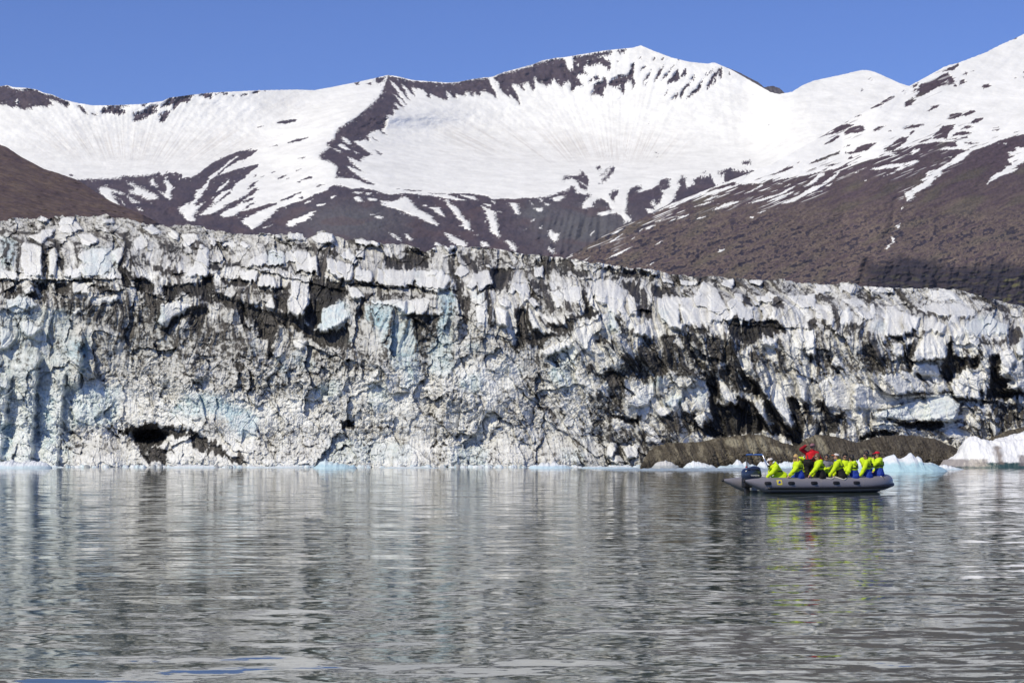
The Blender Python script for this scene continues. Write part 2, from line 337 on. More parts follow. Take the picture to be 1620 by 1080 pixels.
for p in ([862,120,885,102,880,118], [820,192,840,168,835,192], [888,130,905,98,900,118]): cm.poly(p)
MASK_M = blur(cm.a.astype(np.float64), 1) if False else cm.a.astype(np.float64)

# ---- right hand slope
cr = Canvas(850, -70, 1900, 480)
RL = []
def addr(x0, y0, k, pl):
    for x, y in np.array(pl, float).reshape(-1, 2): RL.extend((x0 + x / k, y0 + y / k))
RL.extend((850, 420)); RL.extend((1000, 350))
addr(1080, 240, 4.765, [0,375,150,318,250,268,390,228,420,250,620,235,700,215,930,180,1000,160,1150,130,1200,110,1340,80,1500,40,1620,5])
addr(1380, 200, 3.858, [90,160,280,110,400,95,560,92,640,102,720,100,800,80,860,60,926,50, 1900,20, 1900,1100, -2100,1100])
cr.t(0, 0, 1); cr.poly(RL)
cr.t(1400, 40, 5.4)
for p in ([220,530,290,490,285,510,235,540], [225,570,265,540,265,555,230,575],
  [250,605,290,570,275,550,310,500,370,480,450,450,500,420,540,400,560,430,590,470,590,510,545,510,530,490,525,450,520,480,535,520,470,520,410,550,350,590,300,610], [490,400,530,370,600,345,620,325,640,330,600,380,540,390],
  [165,700,180,650,240,615,255,640,230,680,180,705], [350,738,390,710,400,690,455,685,440,705,380,735], [595,500,620,515,610,530,595,525], [630,505,650,470,680,460,690,490,650,508], [670,420,690,395,700,425], [720,395,765,388,740,400],
  [825,535,840,510,900,498,895,525,850,540], [525,805,560,760,650,745,660,765,720,730,770,730,770,745,700,775,650,775,590,800], [150,885,190,858,330,840,330,855,250,880,160,888], [20,910,60,893,60,905],
  [0,1050,70,1010,90,980,160,950,205,948,170,1000,120,1040,60,1075,0,1080], [200,935,225,905,265,900,230,935], [415,970,410,940,460,900,500,860,600,845,590,870,550,920,520,980,490,960,440,975], [280,1005,340,975,410,950,380,980,300,1008],
  [740,835,780,795,845,790,810,825,760,840], [640,895,690,860,755,860,730,880,660,890], [580,940,620,915,690,905,745,920,700,935,590,945], [645,960,725,948,700,968], [885,897,980,890,970,902], [920,877,985,870,960,880],
  [1090,922,1135,906,1120,920], [1100,100,1145,100,1120,120,1100,122], [1172,400,1200,392,1200,412], [1178,440,1200,440,1200,460], [1112,450,1128,450,1122,458], [155,590,180,575,175,590], [140,575,180,545,170,560], [550,975,620,960,600,980]): cr.poly(p)
cr.t(1180, 100, 4.5)
for p in ([955,265,1000,240,1065,235,1050,255,1010,275,970,285], [865,328,890,300,950,285,985,290,970,310,910,322], [710,405,740,375,825,368,790,382,735,392], [640,440,690,415,710,418,670,435],
  [478,552,500,510,550,480,600,460,700,435,775,430,760,445,700,475,640,500,570,515,520,530], [690,492,740,460,800,445,855,455,850,480,790,497,720,503], [550,585,600,550,650,515,665,525,620,560],
  [895,482,940,455,1005,442,960,470,920,485], [1010,488,1040,475,1040,485], [690,635,770,630,790,600,850,575,940,567,900,595,870,620,800,635,740,650], [435,725,500,690,580,660,670,625,665,645,600,675,520,700],
  [560,735,620,715,670,712,620,730], [425,768,510,742,480,760], [715,680,750,662,772,672,740,685], [145,805,230,775,300,735,345,742,290,765,200,795], [65,830,120,812,90,828], [695,598,740,578,735,592], [350,715,400,695,380,708], [0,790,60,768,0,800]): cr.poly(p)
cr.t(1080, 240, 4.765)
for p in ([130,345,200,310,330,265,420,245,400,262,280,305,160,345], [150,375,210,345,290,325,200,365], [60,420,120,400,245,365,160,400], [235,438,300,400,360,380,435,370,380,390,300,420],
  [480,393,560,365,700,325,770,290,850,255,830,275,760,315,680,345,590,375], [630,382,700,345,840,300,820,315,720,360], [735,393,800,365,880,330,930,295,980,265,1040,250,1100,205,1180,145,1185,155,1140,200,1080,245,1000,295,920,330,850,370,790,390],
  [920,262,960,240,1010,175,1050,160,1080,165,1030,195,1010,225,960,255], [1070,260,1130,235,1110,255], [1010,305,1065,290,1040,305], [455,320,520,290,620,237,590,265,520,300], [660,305,715,288,700,300], [695,250,760,228,750,240],
  [555,465,650,428,620,450], [512,510,515,488,548,485,530,500], [0,485,60,468,30,492], [105,505,150,488,140,500], [265,755,270,742,315,735], [1345,225,1390,212,1370,225], [1400,140,1480,115,1590,88,1620,92,1620,110,1550,125,1450,138],
  [1510,188,1620,145,1600,160], [1290,162,1325,148,1315,160], [1240,105,1330,80,1300,98], [0,345,60,325,0,360], [-20,385,30,355,110,330,40,368], [760,275,820,225,800,250]): cr.poly(p, 0)
cr.t(860, 220, 4.629)
for p in ([895,615,960,575,1080,548,1040,570,940,600], [1250,520,1330,475,1440,455,1400,475], [735,672,770,640,812,632,780,655], [820,605,880,588,840,605], [640,735,690,698,660,728], [690,680,725,652,710,675],
  [485,755,520,730,590,682,560,710,510,750], [455,880,550,828,655,785,560,843], [815,775,895,728,850,762], [290,892,350,853,320,880], [750,925,820,900,790,920], [1275,830,1325,805,1300,828], [1120,585,1200,558,1150,585],
  [1480,475,1620,440,1600,455], [1555,545,1620,525,1590,542], [770,560,900,515,1100,425,1250,350,1120,425,930,505], [900,510,1000,465,960,500]): cr.poly(p, 0)
cr.t(1380, 200, 3.858)
for p in ([195,400,225,395,260,370,310,345,300,325,330,310,340,275,400,260,470,220,520,175,590,145,520,140,420,145,430,130,510,125,510,90,560,90,600,110,760,85,800,75,690,125,610,150,560,200,480,240,420,270,420,300,370,330,350,360,290,395,245,415,258,430,215,458],
  [820,160,880,150,870,130,926,125,1000,130,1000,200,926,220,880,240,895,260,840,285,790,300,730,335,705,352,712,320,760,285,800,275,815,245,860,235,830,200,860,185], [178,512,190,490,200,495], [148,605,165,590,165,620,150,622],
  [75,745,100,725,125,705,112,675,140,675,130,710,90,748], [0,255,100,235,200,225,270,203,285,215,210,250,130,280,80,303,180,245,60,262,0,265], [85,175,145,170,120,185], [235,160,250,140,300,128,290,150,250,170], [770,102,835,105,800,108], [460,188,500,180,480,190]): cr.poly(p, 0)
MASK_R = cr.a.astype(np.float64)

def mix(a, b, t): return a * (1 - t[..., None]) + b * t[..., None]
C3 = lambda *c: np.array(c, float)
def warp_mask(M, u0, v0, u, v, ax, ay, amp):
    """the outline frayed along the fall line (ax, ay)"""
    n = fbm(u / 5, v / 5, 3, 5) * amp; m = fbm(u / 2.2, v / 2.2, 2, 9) * amp * .6; k = noise((u * ay - v * ax) / 2.0, (u * ax + v * ay) / 14, 31) * amp * 1.4
    a = sample(M, u0, v0, u + n * .8 + ax * k, v + m * .6 + ay * k)
    return sstep(.35, .65, a)

RIDGE = [613,119, 606,135, 600,150, 584,170, 566,185, 535,204, 530,220, 515,232, 508,246, 530,262, 534,285, 540,300, 545,330, 560,420, 560,716]
def ridge_u(v): 
    p = np.array(RIDGE, float).reshape(-1, 2); return np.interp(v, p[:, 1], p[:, 0])
def fall_M(u, v):
    """angle about the foot of each bowl, so that streaks run down into it"""
    L = np.arctan2(u - 200, 330 - v); R = np.arctan2(u - 975, 335 - v); D = np.arctan2(u - 1180, 420 - v)
    s1 = sstep(-12, 12, u - ridge_u(v)); s2 = sstep(1040, 1180, u)
    return L, R, D, s1, s2
def slope_M(u, v):
    L, R, D, s1, s2 = fall_M(u, v)
    floor = 228 + 12 * np.sin(u / 130) + 22 * sstep(600, 200, u) 
    wall = sstep(floor + 25, floor - 40, v)
    low = sstep(290, 330, v)
    s = 18 + 17 * wall + 8 * low
    dome = sstep(1180, 1300, u) * (1 - low)
    return s * (1 - dome) + (25 + 0 * u) * dome
def relief_M(u, v):
    L, R, D, s1, s2 = fall_M(u, v)
    ru = ridge_u(v)
    d = u - ru
    ridge = np.where(d < 0, np.exp(-(d / 70) ** 2), np.exp(-(d / 130) ** 2)) * sstep(118, 190, v) * (.6 + .4 * sstep(300, 250, v))
    bowl = np.exp(-((u - 940) / 230) ** 2 - ((v - 200) / 90) ** 2) + np.exp(-((u - 230) / 200) ** 2 - ((v - 220) / 80) ** 2)
    r = -.045 * ridge + .035 * bowl
    rk = sample(MASK_M_SOFT, -300, 50, u, v)
    amp = .25 + .75 * rk
    gul = (1 - s1) * noise(L * 26, v / 60, 3) + s1 * (1 - s2) * noise(R * 30, v / 60, 4) + s1 * s2 * noise(D * 26, v / 60, 5)
    gul2 = (1 - s1) * noise(L * 80, v / 40, 13) + s1 * (1 - s2) * noise(R * 85, v / 40, 14) + s1 * s2 * noise(D * 80, v / 40, 15)
    wall = sstep(270, 190, v)
    r = r + (.0010 * gul * (wall + .35) * (.3 + .7 * rk) + .0003 * gul2 * wall * rk)
    r = r + amp * (.0030 * fbm(u / 38, v / 24, 4, 21, ridged=True) + .0012 * fbm(u / 9, v / 6, 3, 22))
    r = r + .0010 * fbm(u / 30, v / 12, 3, 27)
    # the ravine in the middle distance
    rv = sstep(830, 880, u) * sstep(1010, 960, u) * sstep(320, 350, v)
    r = r + rv * .004 * noise((u + v * .25) / 9, v / 40, 41)
    # snow lies as a skin over the rock
    return r - (1 - rk) * .0007
MASK_M_SOFT = blur(MASK_M, 1); MASK_M_WIDE = blur(MASK_M, 5)
def color_M(u, v):
    L, R, D, s1, s2 = fall_M(u, v)
    # fray direction: towards the foot of the bowl
    ang = (1 - s1) * L + s1 * (1 - s2) * R + s1 * s2 * D
    ax, ay = -np.sin(ang), np.cos(ang)
    rk = warp_mask(MASK_M, -300, 50, u, v, ax, ay, 3.4)
    nearm = sample(MASK_M_WIDE, -300, 50, u, v)
    fl = fbm(u / 5.5, v / 3.2, 3, 120); rk = rk * (1 - sstep(.42, .5, fl) * sstep(.97, .7, nearm)); rk = np.maximum(rk, sstep(.44, .52, fbm(u / 6, v / 3, 3, 121)) * sstep(.10, .4, nearm))
    rs = (1 - s1) * noise(L * 60, v / 90, 51) + s1 * (1 - s2) * noise(R * 70, v / 90, 52) + s1 * s2 * noise(D * 50, v / 90, 53)
    rs2 = (1 - s1) * noise(L * 150, v / 50, 54) + s1 * (1 - s2) * noise(R * 170, v / 50, 55) + s1 * s2 * noise(D * 120, v / 50, 56)
    # old avalanche dirt gathers at the foot of the walls
    foot = np.exp(-((v - (236 - 8 * ((u - 960) / 130) ** 2)) / 26) ** 2) * sstep(660, 740, u) * sstep(1130, 1030, u) \
        + .8 * np.exp(-((v - (228 + 8 * np.cos((u - 250) / 80))) / 28) ** 2) * sstep(10, 110, u) * sstep(430, 360, u) + .5 * np.exp(-((u - 455) / 40) ** 2 - ((v - 165) / 22) ** 2)
    dirt = np.clip(.15 + .55 * rs + .35 * rs2, 0, 1) * (.10 + 1.3 * np.clip(foot, 0, 1)) + .22 * np.clip(foot, 0, 1) * np.clip(.5 + fbm(u / 6, v / 5, 3, 61), 0, 1)
    dirt = dirt * sstep(290, 250, v) * (.3 + .7 * sstep(1200, 1050, u)) * .55
    snow = mix(C3(.905, .895, .85), C3(.50, .44, .38), np.clip(dirt, 0, .6))
    n = fbm(u / 26, v / 10, 4, 71); n2 = fbm(u / 5, v / 3.4, 3, 72)
    rock = mix(C3(.054, .044, .064), C3(.094, .070, .082), np.clip(.5 + .9 * n, 0, 1))
    grey = np.exp(-((u - 925) / 75) ** 2 - ((v - 360) / 34) ** 2) + .8 * np.exp(-((u - 560) / 90) ** 2 - ((v - 350) / 30) ** 2) + .7 * np.exp(-((u - 845) / 25) ** 2 - ((v - 335) / 16) ** 2)
    rock = mix(rock, C3(.115, .115, .122), np.clip(grey, 0, .85))
    rock = rock * (1 + .35 * np.clip(n2, -1, 1))[..., None]
    red = sstep(.1, .5, noise(u / 40, v / 18, 77)) * .5 * sstep(300, 330, v)
    rock = mix(rock, C3(.105, .070, .074), red)
    return mix(snow, rock, rk)

def slope_R(u, v):
    c = sstep(395, 425, v) * sstep(1330, 1400, u)
    return 27 + 22 * c + 3 * np.sin(v / 30 + u / 90)
def relief_R(u, v):
    # benches of lava dipping to the left, cut by gullies
    q = v + (u - 1300) * .36
    rk = sample(MASK_R, 850, -70, u, v)
    c = sstep(395, 425, v) * sstep(1340, 1380, u)
    wq = q + 5 * fbm(u / 60, v / 40, 3, 81)
    r = .0022 * fbm(u / 40, wq / 15, 4, 82) * (.2 + .8 * rk)
    r = r + (.0008 * fbm(u / 16, wq / 6, 4, 83) + .0008 * fbm(u / 7, v / 6, 4, 89, gain=.6)) * (.15 + .85 * rk) + .0034 * fbm((u + .9 * v) / 60, v / 90, 4, 84)
    gl = 1380 + (v - 400) * -.45          # the gully below the long snow tongue
    gu = 1424 + (300 - v) * .28 + 9 * fbm(v / 22, u * 0 + 3, 3, 88); r = r + .0022 * np.exp(-((u - gu) / 5) ** 2) * sstep(290, 320, v) * sstep(420, 390, v)
    r = r + c * (.010 * np.exp(-((u - 1366 + .35 * (v - 430) + 5 * noise(v / 9, u * 0, 85)) / 7) ** 2) + .0035 * np.exp(-((u - 1482 + 6 * noise(v / 12, u * 0, 84)) / 5) ** 2) + .002 * np.exp(-((u - 1440 + 6 * noise(v / 12, u * 0, 83)) / 5) ** 2))
    r = r + c * (.0030 * fbm(u / 14 + v / 60, v / 50, 3, 86) + .0016 * fbm(u / 40, v / 7 + u / 90, 3, 87))
    return r - (1 - rk) * .0007
MASK_R_WIDE = blur(MASK_R, 9)
def color_R(u, v):
    rk = warp_mask(MASK_R, 850, -70, u, v, np.full_like(u, -.93), np.full_like(u, .36), 3.2)
    near = sample(MASK_R_WIDE, 850, -70, u, v); qs = v + (u - 1300) * .40
    stk = sstep(.30, .42, .7 * noise(u / 26, qs / 2.0, 110) + .5 * noise(u / 60, qs / 4.5, 111)) * sstep(.985, .80, near) * sstep(1560, 1400, u)
    rk = rk * (1 - stk); rk = np.maximum(rk, sstep(.34, .44, .7 * noise(u / 18, qs / 2.2, 112) + .5 * noise(u / 40, qs / 5, 113)) * sstep(.10, .45, near))
    q = v + (u - 1300) * .36 + 5 * fbm(u / 60, v / 40, 3, 81)
    n = fbm(u / 55, q / 7, 5, 91, gain=.6); n2 = .6 * fbm(u / 13, q / 2.6, 4, 92, gain=.65) + .7 * fbm(u / 4.5, v / 3.4, 3, 90, gain=.6)
    brown = C3(.082, .058, .070); tan = C3(.160, .125, .095); dark = C3(.026, .024, .040)
    c = mix(np.broadcast_to(brown, u.shape + (3,)), tan, np.clip(.25 + 1.1 * n, 0, 1) * sstep(230, 330, v) * .9)
    c = mix(c, C3(.10, .105, .055), np.clip(noise(u / 60, q / 22, 93) - .25, 0, .3))
    bf = .62 * fbm(u / 36, q / 8, 5, 94, gain=.65) + .55 * fbm(u / 7, v / 5, 4, 99, gain=.6); band = sstep(.05, .17, bf) * sstep(320, 370, v) * sstep(-.5, .0, noise(u / 3, v / 4, 98) + .3)
    c = mix(c, C3(.20, .155, .115), sstep(-.12, -.02, bf) * sstep(.08, .03, bf) * sstep(300, 350, v) * .65)
    c = mix(c, dark, band * .9)
    cl = sstep(398, 420, v + 14 * noise(u / 40, v / 40, 95) - .06 * (u - 1360)) * sstep(1350, 1385, u)
    cliff = mix(C3(.052, .040, .046), C3(.020, .021, .036), np.clip(.5 + fbm(u / 40, v / 4, 4, 96), 0, 1))
    moss = sstep(.12, .45, noise(u / 16, v / 5, 97)) * (.35 + .65 * sstep(1560, 1600, u))
    cliff = mix(cliff, C3(.13, .125, .05), moss * .7 * sstep(415, 440, v))
    c = mix(c, cliff, cl)
    c = c * (1 + .7 * np.clip(n2, -.9, 1))[..., None]
    snow = np.broadcast_to(C3(.905, .895, .855), u.shape + (3,))
    return mix(snow, c, rk)
def color_L(u, v):
    q = v - (u) * .18 + 8 * fbm(u / 50, v / 30, 3, 101)
    n = fbm(u / 50, q / 7, 5, 102, gain=.6); n2 = fbm(u / 14, q / 2.4, 4, 103, gain=.65)
    c = mix(np.broadcast_to(C3(.078, .055, .058), u.shape + (3,)), C3(.130, .095, .074), np.clip(.3 + n, 0, 1))
    return c * (1 + .6 * np.clip(n2, -1, 1))[..., None]
m_mtn = mat('mountain_ground', attr=True, rough=.85, spec=.15, var=(.02, .10), bump=(.03, 3.0, 4))
def build_mountains():
    terrain('mountain_range', -300, 1900, 1.25, lambda U: curve(SKY_M, U) + .5 * noise(U / 4, U * 0, 1), 425, 4200, 400, slope_M, relief_M, color_M, m_mtn, vstep=.8)
    terrain('mountain_slope', 850, 1900, 1.1, lambda U: curve(SKY_R, U) + .8 * noise(U / 5, U * 0, 2) + .5 * noise(U / 2, U * 0, 2), 500, 2700, 450, slope_R, relief_R, color_R, m_mtn, vstep=1.0)
    terrain('brown_hill', -400, 320, 2.0, lambda U: curve(SKY_L, U) + .5 * noise(U / 5, U * 0, 3), 380, 1900, 340,
            lambda u, v: 20 + 0 * u, lambda u, v: .004 * fbm(u / 40, (v - u * .18) / 9, 4, 104, ridged=True) + .0015 * fbm(u / 9, v / 4, 3, 105), color_L, m_mtn, vstep=1.2)
    # the dark peak behind the saddle
    PK = [1100,180, 1130,104, 1150,107, 1170,115, 1185,123, 1200,130.5, 1209,138.5, 1215,137, 1223,136, 1228,138, 1233,139.5, 1238,144, 1243,149, 1300,170, 1400,180]
    terrain('distant_peak', 1100, 1400, 1.0, lambda U: curve(PK, U) + .5 * noise(U / 2, U * 0, 4), 260, 6000, 200, lambda u, v: 30 + 0 * u,
            lambda u, v: .003 * fbm(u / 6, v / 6, 3, 106), lambda u, v: mix(np.broadcast_to(C3(.07, .06, .07), u.shape + (3,)), C3(.13, .12, .13), np.clip(.5 + fbm(u / 4, v / 4, 3, 107), 0, 1)), m_mtn)
# ------------------------------------------------------------------ the glacier front
GTOP = [-260,352, 0,349, 20,347, 40,346, 58,345, 65,340, 78,344, 100,342, 112,341, 130,345, 150,343, 168,338, 180,343, 200,345, 215,349, 232,355, 250,356, 262,357, 300,357, 318,359, 330,362, 350,367, 370,371, 400,370, 430,371,
 450,369, 470,371, 488,375, 500,368, 520,367, 535,373, 548,380, 560,377, 590,380, 610,387, 640,389, 660,394, 672,397, 685,391, 700,388, 720,391, 745,390, 775,392, 800,397, 830,402, 870,405, 900,409, 935,415, 970,420, 1000,424, 1030,425, 1050,432,
 1080,436, 1110,437, 1130,436, 1160,440, 1190,442, 1220,444, 1238,441, 1260,447, 1290,449, 1320,450, 1342,446, 1365,453, 1390,454, 1420,456, 1460,456, 1500,457, 1530,462, 1560,471, 1590,478, 1620,486, 1700,505, 1860,525]
GD = Canvas(-260, 330, 1880, 745); GW = Canvas(-260, 330, 1880, 745); GB = Canvas(-260, 330, 1880, 745)
# dirt everywhere a little
def dk(t, items):
    GD.t(*t)
    for it in items:
        if it[0] == 'l': GD.line(it[3], it[1], it[2])
        else: GD.polymax(it[1], it[0])
def wh(t, items):
    GW.t(*t)
    for k, p in enumerate(items): GW.poly(p, WID[0] + k + 1)
    WID[0] += len(items)
def bl(t, items):
    GB.t(*t)
    for it in items:
        if it[0] == 'l': GB.line(it[3], it[1], it[2])
        else: GB.polymax(it[1], it[0])
WID = [0]
A = (0, 330, 4.909); B = (320, 350, 4.909); Cc = (640, 370, 4.909); Dd = (960, 400, 4.909); E = (1290, 430, 4.909)
LA = (0, 530, 4.909); LB = (320, 530, 4.909); LC = (640, 540, 4.909); LD = (960, 540, 4.909); LE = (1290, 560, 4.909)
dk((0, 0, 1), [(.30, [-260,330,330,340,700,380,1100,430,1880,480,1880,520,1100,470,700,430,300,420,-260,420]), (.34, [-260,440,700,440,900,600,900,560,300,620,-260,600])])
dk(A, [(.42, [0,80,330,60,840,40,1100,90,1620,130,1620,300,900,330,500,200,0,190]),
 ('l', 12, .9, [0,575,60,566,150,572]), ('l', 14, .95, [230,574,400,572,540,600,560,560]), ('l', 12, .9, [640,552,760,540,900,545]), (.95, [290,580,380,575,380,640,300,650]), (.97, [420,580,530,580,545,650,480,665,430,640]), (.85, [715,600,880,600,870,640,740,650]),
 (.97, [900,450,1010,460,1030,520,1180,560,1200,600,1180,650,1060,640,1040,560,1020,530,990,620,960,620,950,560,930,500]), ('l', 40, .72, [330,290,350,540]), ('l', 70, .78, [440,260,470,440]), ('l', 25, .8, [150,250,130,520]),
 ('l', 50, .7, [40,250,60,450]), ('l', 30, .7, [590,280,600,420]), ('l', 50, .85, [980,200,1000,330]), ('l', 40, .85, [1000,250,930,450]), ('l', 40, .75, [350,120,420,80]), ('l', 60, .6, [540,180,590,280]),
 (.66, [400,700,900,740,1200,650,1300,740,1230,900,1100,900,1000,1060,900,950,650,850,500,800,420,760]), (.93, [1240,600,1440,580,1620,560,1620,700,1480,690,1440,640,1380,680,1290,720]), ('l', 60, .9, [1280,940,1350,880,1450,800,1600,780]),
 (.9, [1450,800,1620,760,1580,880,1550,1000,1480,900]), ('l', 80, .66, [1290,300,1600,300]), ('l', 60, .82, [130,640,350,700]), (.7, [980,340,1100,320,1180,400,1150,470,1000,460]), ('l', 16, .9, [200,230,330,290,430,300]), ('l', 14, .9, [0,180,70,190,220,190,420,190]),
 ('l', 12, .9, [600,270,730,300,760,260,860,220]), ('l', 16, .95, [1310,400,1390,405]), ('l', 50, .8, [1200,470,1400,520]), ('l', 22, .95, [820,500,890,430]), (.7, [0,640,200,600,250,640,120,690,0,700]), (.55, [1100,900,1620,700,1620,1080,1000,1080])])
wh(A, [[160,300,215,260,330,300,320,400,330,520,200,520,160,440], [380,330,440,300,450,400,420,520,380,530], [0,480,120,470,145,530,80,565,0,560], [50,705,210,670,300,750,220,775,140,820,60,780], [720,310,880,300,890,420,800,520,640,540,620,440,720,420],
 [430,160,500,60,560,70,640,150,600,180,470,180], [1240,750,1390,710,1490,750,1400,820,1320,880,1270,940,1220,880,1250,820], [1560,280,1620,300,1620,520,1500,520,1430,530,1500,440], [880,320,960,300,970,360,920,440,890,400], [1030,270,1080,190,1150,260,1150,300,1060,310],
 [340,160,410,150,420,190,330,280,220,220,300,190], [600,200,700,190,760,240,720,290,620,260], [780,80,880,80,900,120,790,110], [640,330,710,310,720,420,640,420,600,380], [500,460,630,450,630,540,560,540,490,520], [285,80,330,50,380,80,350,100,300,95],
 [1100,150,1180,120,1250,180,1200,210], [1290,190,1330,160,1400,200,1350,250], [1400,200,1530,190,1540,250,1420,290], [570,780,620,770,640,800,600,815,570,810], [150,880,240,870,330,930,230,1000,160,950], [0,900,60,930,130,1000,60,1080,0,1080],
 [830,40,860,40,870,60,830,55], [1080,120,1180,90,1130,95], [180,620,260,590,270,650,200,660], [560,570,800,580,700,600,690,660,560,660], [700,690,930,680,930,720,760,740,700,760]])
bl(A, [(.7, [0,200,130,250,110,450,0,480]), (.55, [50,705,210,670,300,750,220,775,140,820,60,780]), (.5, [650,300,900,300,900,500,640,540]), ('l', 25, .9, [820,500,890,430]), (.75, [500,1080,560,1020,690,980,690,1080]), (.5, [1220,760,1300,740,1270,940,1210,900]), (.5, [0,900,130,1000,60,1080,0,1080])])
dk(B, [('l', 40, .9, [70,350,280,330]), ('l', 50, .97, [160,460,340,480]), ('l', 20, .95, [300,545,560,545]), (.85, [560,500,690,500,670,600,660,690,570,690,560,600]), (.97, [840,430,960,460,1090,500,1140,560,1000,650,930,680,930,780,880,830,800,760,780,690,830,640]),
 (.95, [840,200,1060,240,1050,270,960,260,880,250]), (.95, [1410,260,1560,290,1550,380,1420,360]), ('l', 40, .85, [1180,480,1500,510]), ('l', 18, .92, [1280,580,1620,580]), (.95, [1280,580,1250,760,1200,720,1230,620]),
 (.93, [0,560,200,580,400,650,560,710,780,750,870,860,980,860,1070,830,1140,760,1150,940,1180,960,960,980,900,960,820,900,700,820,600,820,560,900,540,1060,500,1060,520,920,450,920,430,820,330,850,280,700,80,620,0,620]),
 (.9, [0,400,90,410,90,590,0,600]), ('l', 60, .6, [60,920,280,1000]), ('l', 14, .97, [440,370,540,345,640,370]), ('l', 25, .95, [640,350,850,400,1100,500]), ('l', 60, .66, [600,150,850,200]), ('l', 40, .72, [50,200,250,220]), (.6, [20,700,300,850,420,1080,0,1080]),
 ('l', 10, 1, [510,235,507,345]), ('l', 10, .9, [720,380,740,290,770,260]), ('l', 60, .8, [1580,300,1620,370]), ('l', 24, .8, [1100,560,1110,700]), ('l', 30, .9, [1160,130,1220,200]), ('l', 20, .8, [1130,400,1190,340,1180,330]), ('l', 50, .85, [940,300,930,400])])
wh(B, [[380,290,500,230,510,340,340,355], [515,230,640,240,640,340,515,345], [650,230,820,230,890,300,900,400,830,400,730,380,720,300,650,330], [960,280,1180,340,1160,460,1080,450,970,380], [1190,350,1320,390,1320,480,1180,460], [1370,370,1560,380,1580,510,1440,515,1340,480],
 [690,410,830,430,830,640,780,740,670,720,660,640,690,560], [280,380,430,380,420,480,300,450], [440,420,560,430,580,510,430,510], [490,650,540,575,570,690,490,670], [845,130,930,85,1020,95,1020,170,900,180], [1060,260,1130,210,1220,310,1180,330],
 [650,100,740,90,820,110,810,150,660,140], [50,120,130,130,110,190,60,180], [140,150,230,140,270,190,150,190], [300,150,370,180,360,210,290,200], [530,100,570,85,610,110,580,130], [1170,140,1370,150,1380,190,1280,190,1190,170], [440,370,540,360,510,390,450,395],
 [1300,620,1620,610,1600,710,1450,650,1300,640], [400,180,480,200,450,215], [1180,230,1260,220,1250,280,1220,290], [1120,500,1200,510,1270,590,1160,600], [930,680,1090,620,1140,740,1060,800,960,860,890,840], [700,920,770,910,820,920,770,1000,700,970], [320,720,420,760,400,830,330,810]])
bl(B, [(.85, [930,680,1090,610,1140,740,1060,800,960,860,890,840]), (1.0, [1270,650,1450,650,1480,760,1480,840,1380,850,1280,770]), (.7, [1380,780,1620,770,1620,1080,1400,980]), (.4, [1290,620,1620,640,1620,780]), ('l', 40, .8, [1100,900,1160,930]), ('l', 14, 1, [510,235,507,345]), ('l', 20, .8, [390,950,400,1020]), (.45, [500,220,640,240,640,340,515,345])])
dk(Cc, [(.88, [0,100,240,140,180,250,0,270]), ('l', 60, .85, [470,190,550,260]), (.97, [660,280,840,260,820,380,700,410,660,340]), ('l', 40, .9, [560,430,800,420]), ('l', 50, .8, [350,200,380,320,450,430]), ('l', 30, .8, [500,200,650,200]),
 (.85, [1020,190,1270,190,1350,270,1450,270,1440,330,1330,340,1150,300,1090,330,1050,240,1010,230]), (.97, [1370,370,1400,420,1450,560,1520,580,1460,650,1300,650,1400,600,1380,480]), (.88, [860,580,960,560,1000,740,1100,760,1240,780,1100,830,1050,880,960,860,880,920,840,880,860,740]),
 (.85, [1000,600,1100,680,1250,700,1230,790,1150,750,1060,680]), (.9, [1240,640,1340,660,1290,780,1240,780]), ('l', 70, .85, [400,430,470,560]), ('l', 50, .82, [500,490,470,690]), ('l', 50, .65, [640,480,680,700]), ('l', 50, .85, [980,390,1100,410]), (.78, [60,640,280,620,230,850,130,870,80,840]),
 ('l', 50, .62, [130,870,150,1080]), ('l', 10, .8, [380,690,380,1040]), (.6, [1030,930,1140,930,1110,1080,960,1080]), ('l', 14, .9, [1160,980,1280,1040]), ('l', 40, .85, [1500,820,1620,860]), ('l', 14, .9, [0,480,200,520]), ('l', 14, .95, [0,630,150,635,280,620]), ('l', 14, .9, [0,400,110,430,250,460]),
 (.5, [350,150,700,100,1000,150,1200,180,1000,330,800,250,560,270]), (.6, [1000,400,1200,420,1240,620,1100,640,960,500]), ('l', 12, .95, [80,400,110,290]), ('l', 14, .9, [330,630,400,590]), (.5, [1240,520,1380,540,1340,640,1240,600]), ('l', 26, .8, [1560,340,1620,345])])
wh(Cc, [[90,280,280,270,370,350,320,420,250,450,90,400], [0,280,110,285,60,400,0,400], [10,500,200,500,170,600,140,630,10,620], [440,230,510,290,440,350,380,310], [570,290,650,290,700,380,600,430,480,420,500,370], [1000,260,1080,250,1080,350,1000,330],
 [1220,440,1310,400,1370,400,1380,510,1280,540,1240,520], [1390,350,1500,350,1620,360,1620,580,1500,520,1440,400], [810,400,970,370,980,440,960,480,830,450], [730,510,820,510,820,580,740,560], [960,560,1060,740,1000,740,960,660],
 [1320,750,1400,700,1460,690,1480,800,1460,950,1400,900,1340,830], [550,560,640,520,650,720,560,720], [700,560,800,600,800,720,720,700], [300,100,340,85,420,100,340,140], [180,120,240,100,250,130], [620,240,720,260,640,275], [800,240,880,260,820,280],
 [1280,200,1400,220,1620,240,1620,255,1400,240,1300,235], [930,500,1000,490,1060,560,1000,560], [1260,290,1330,310,1340,340,1260,330], [1130,440,1200,430,1230,560,1180,580], [780,440,850,450,840,480], [1070,900,1280,800,1300,860,1100,960]])
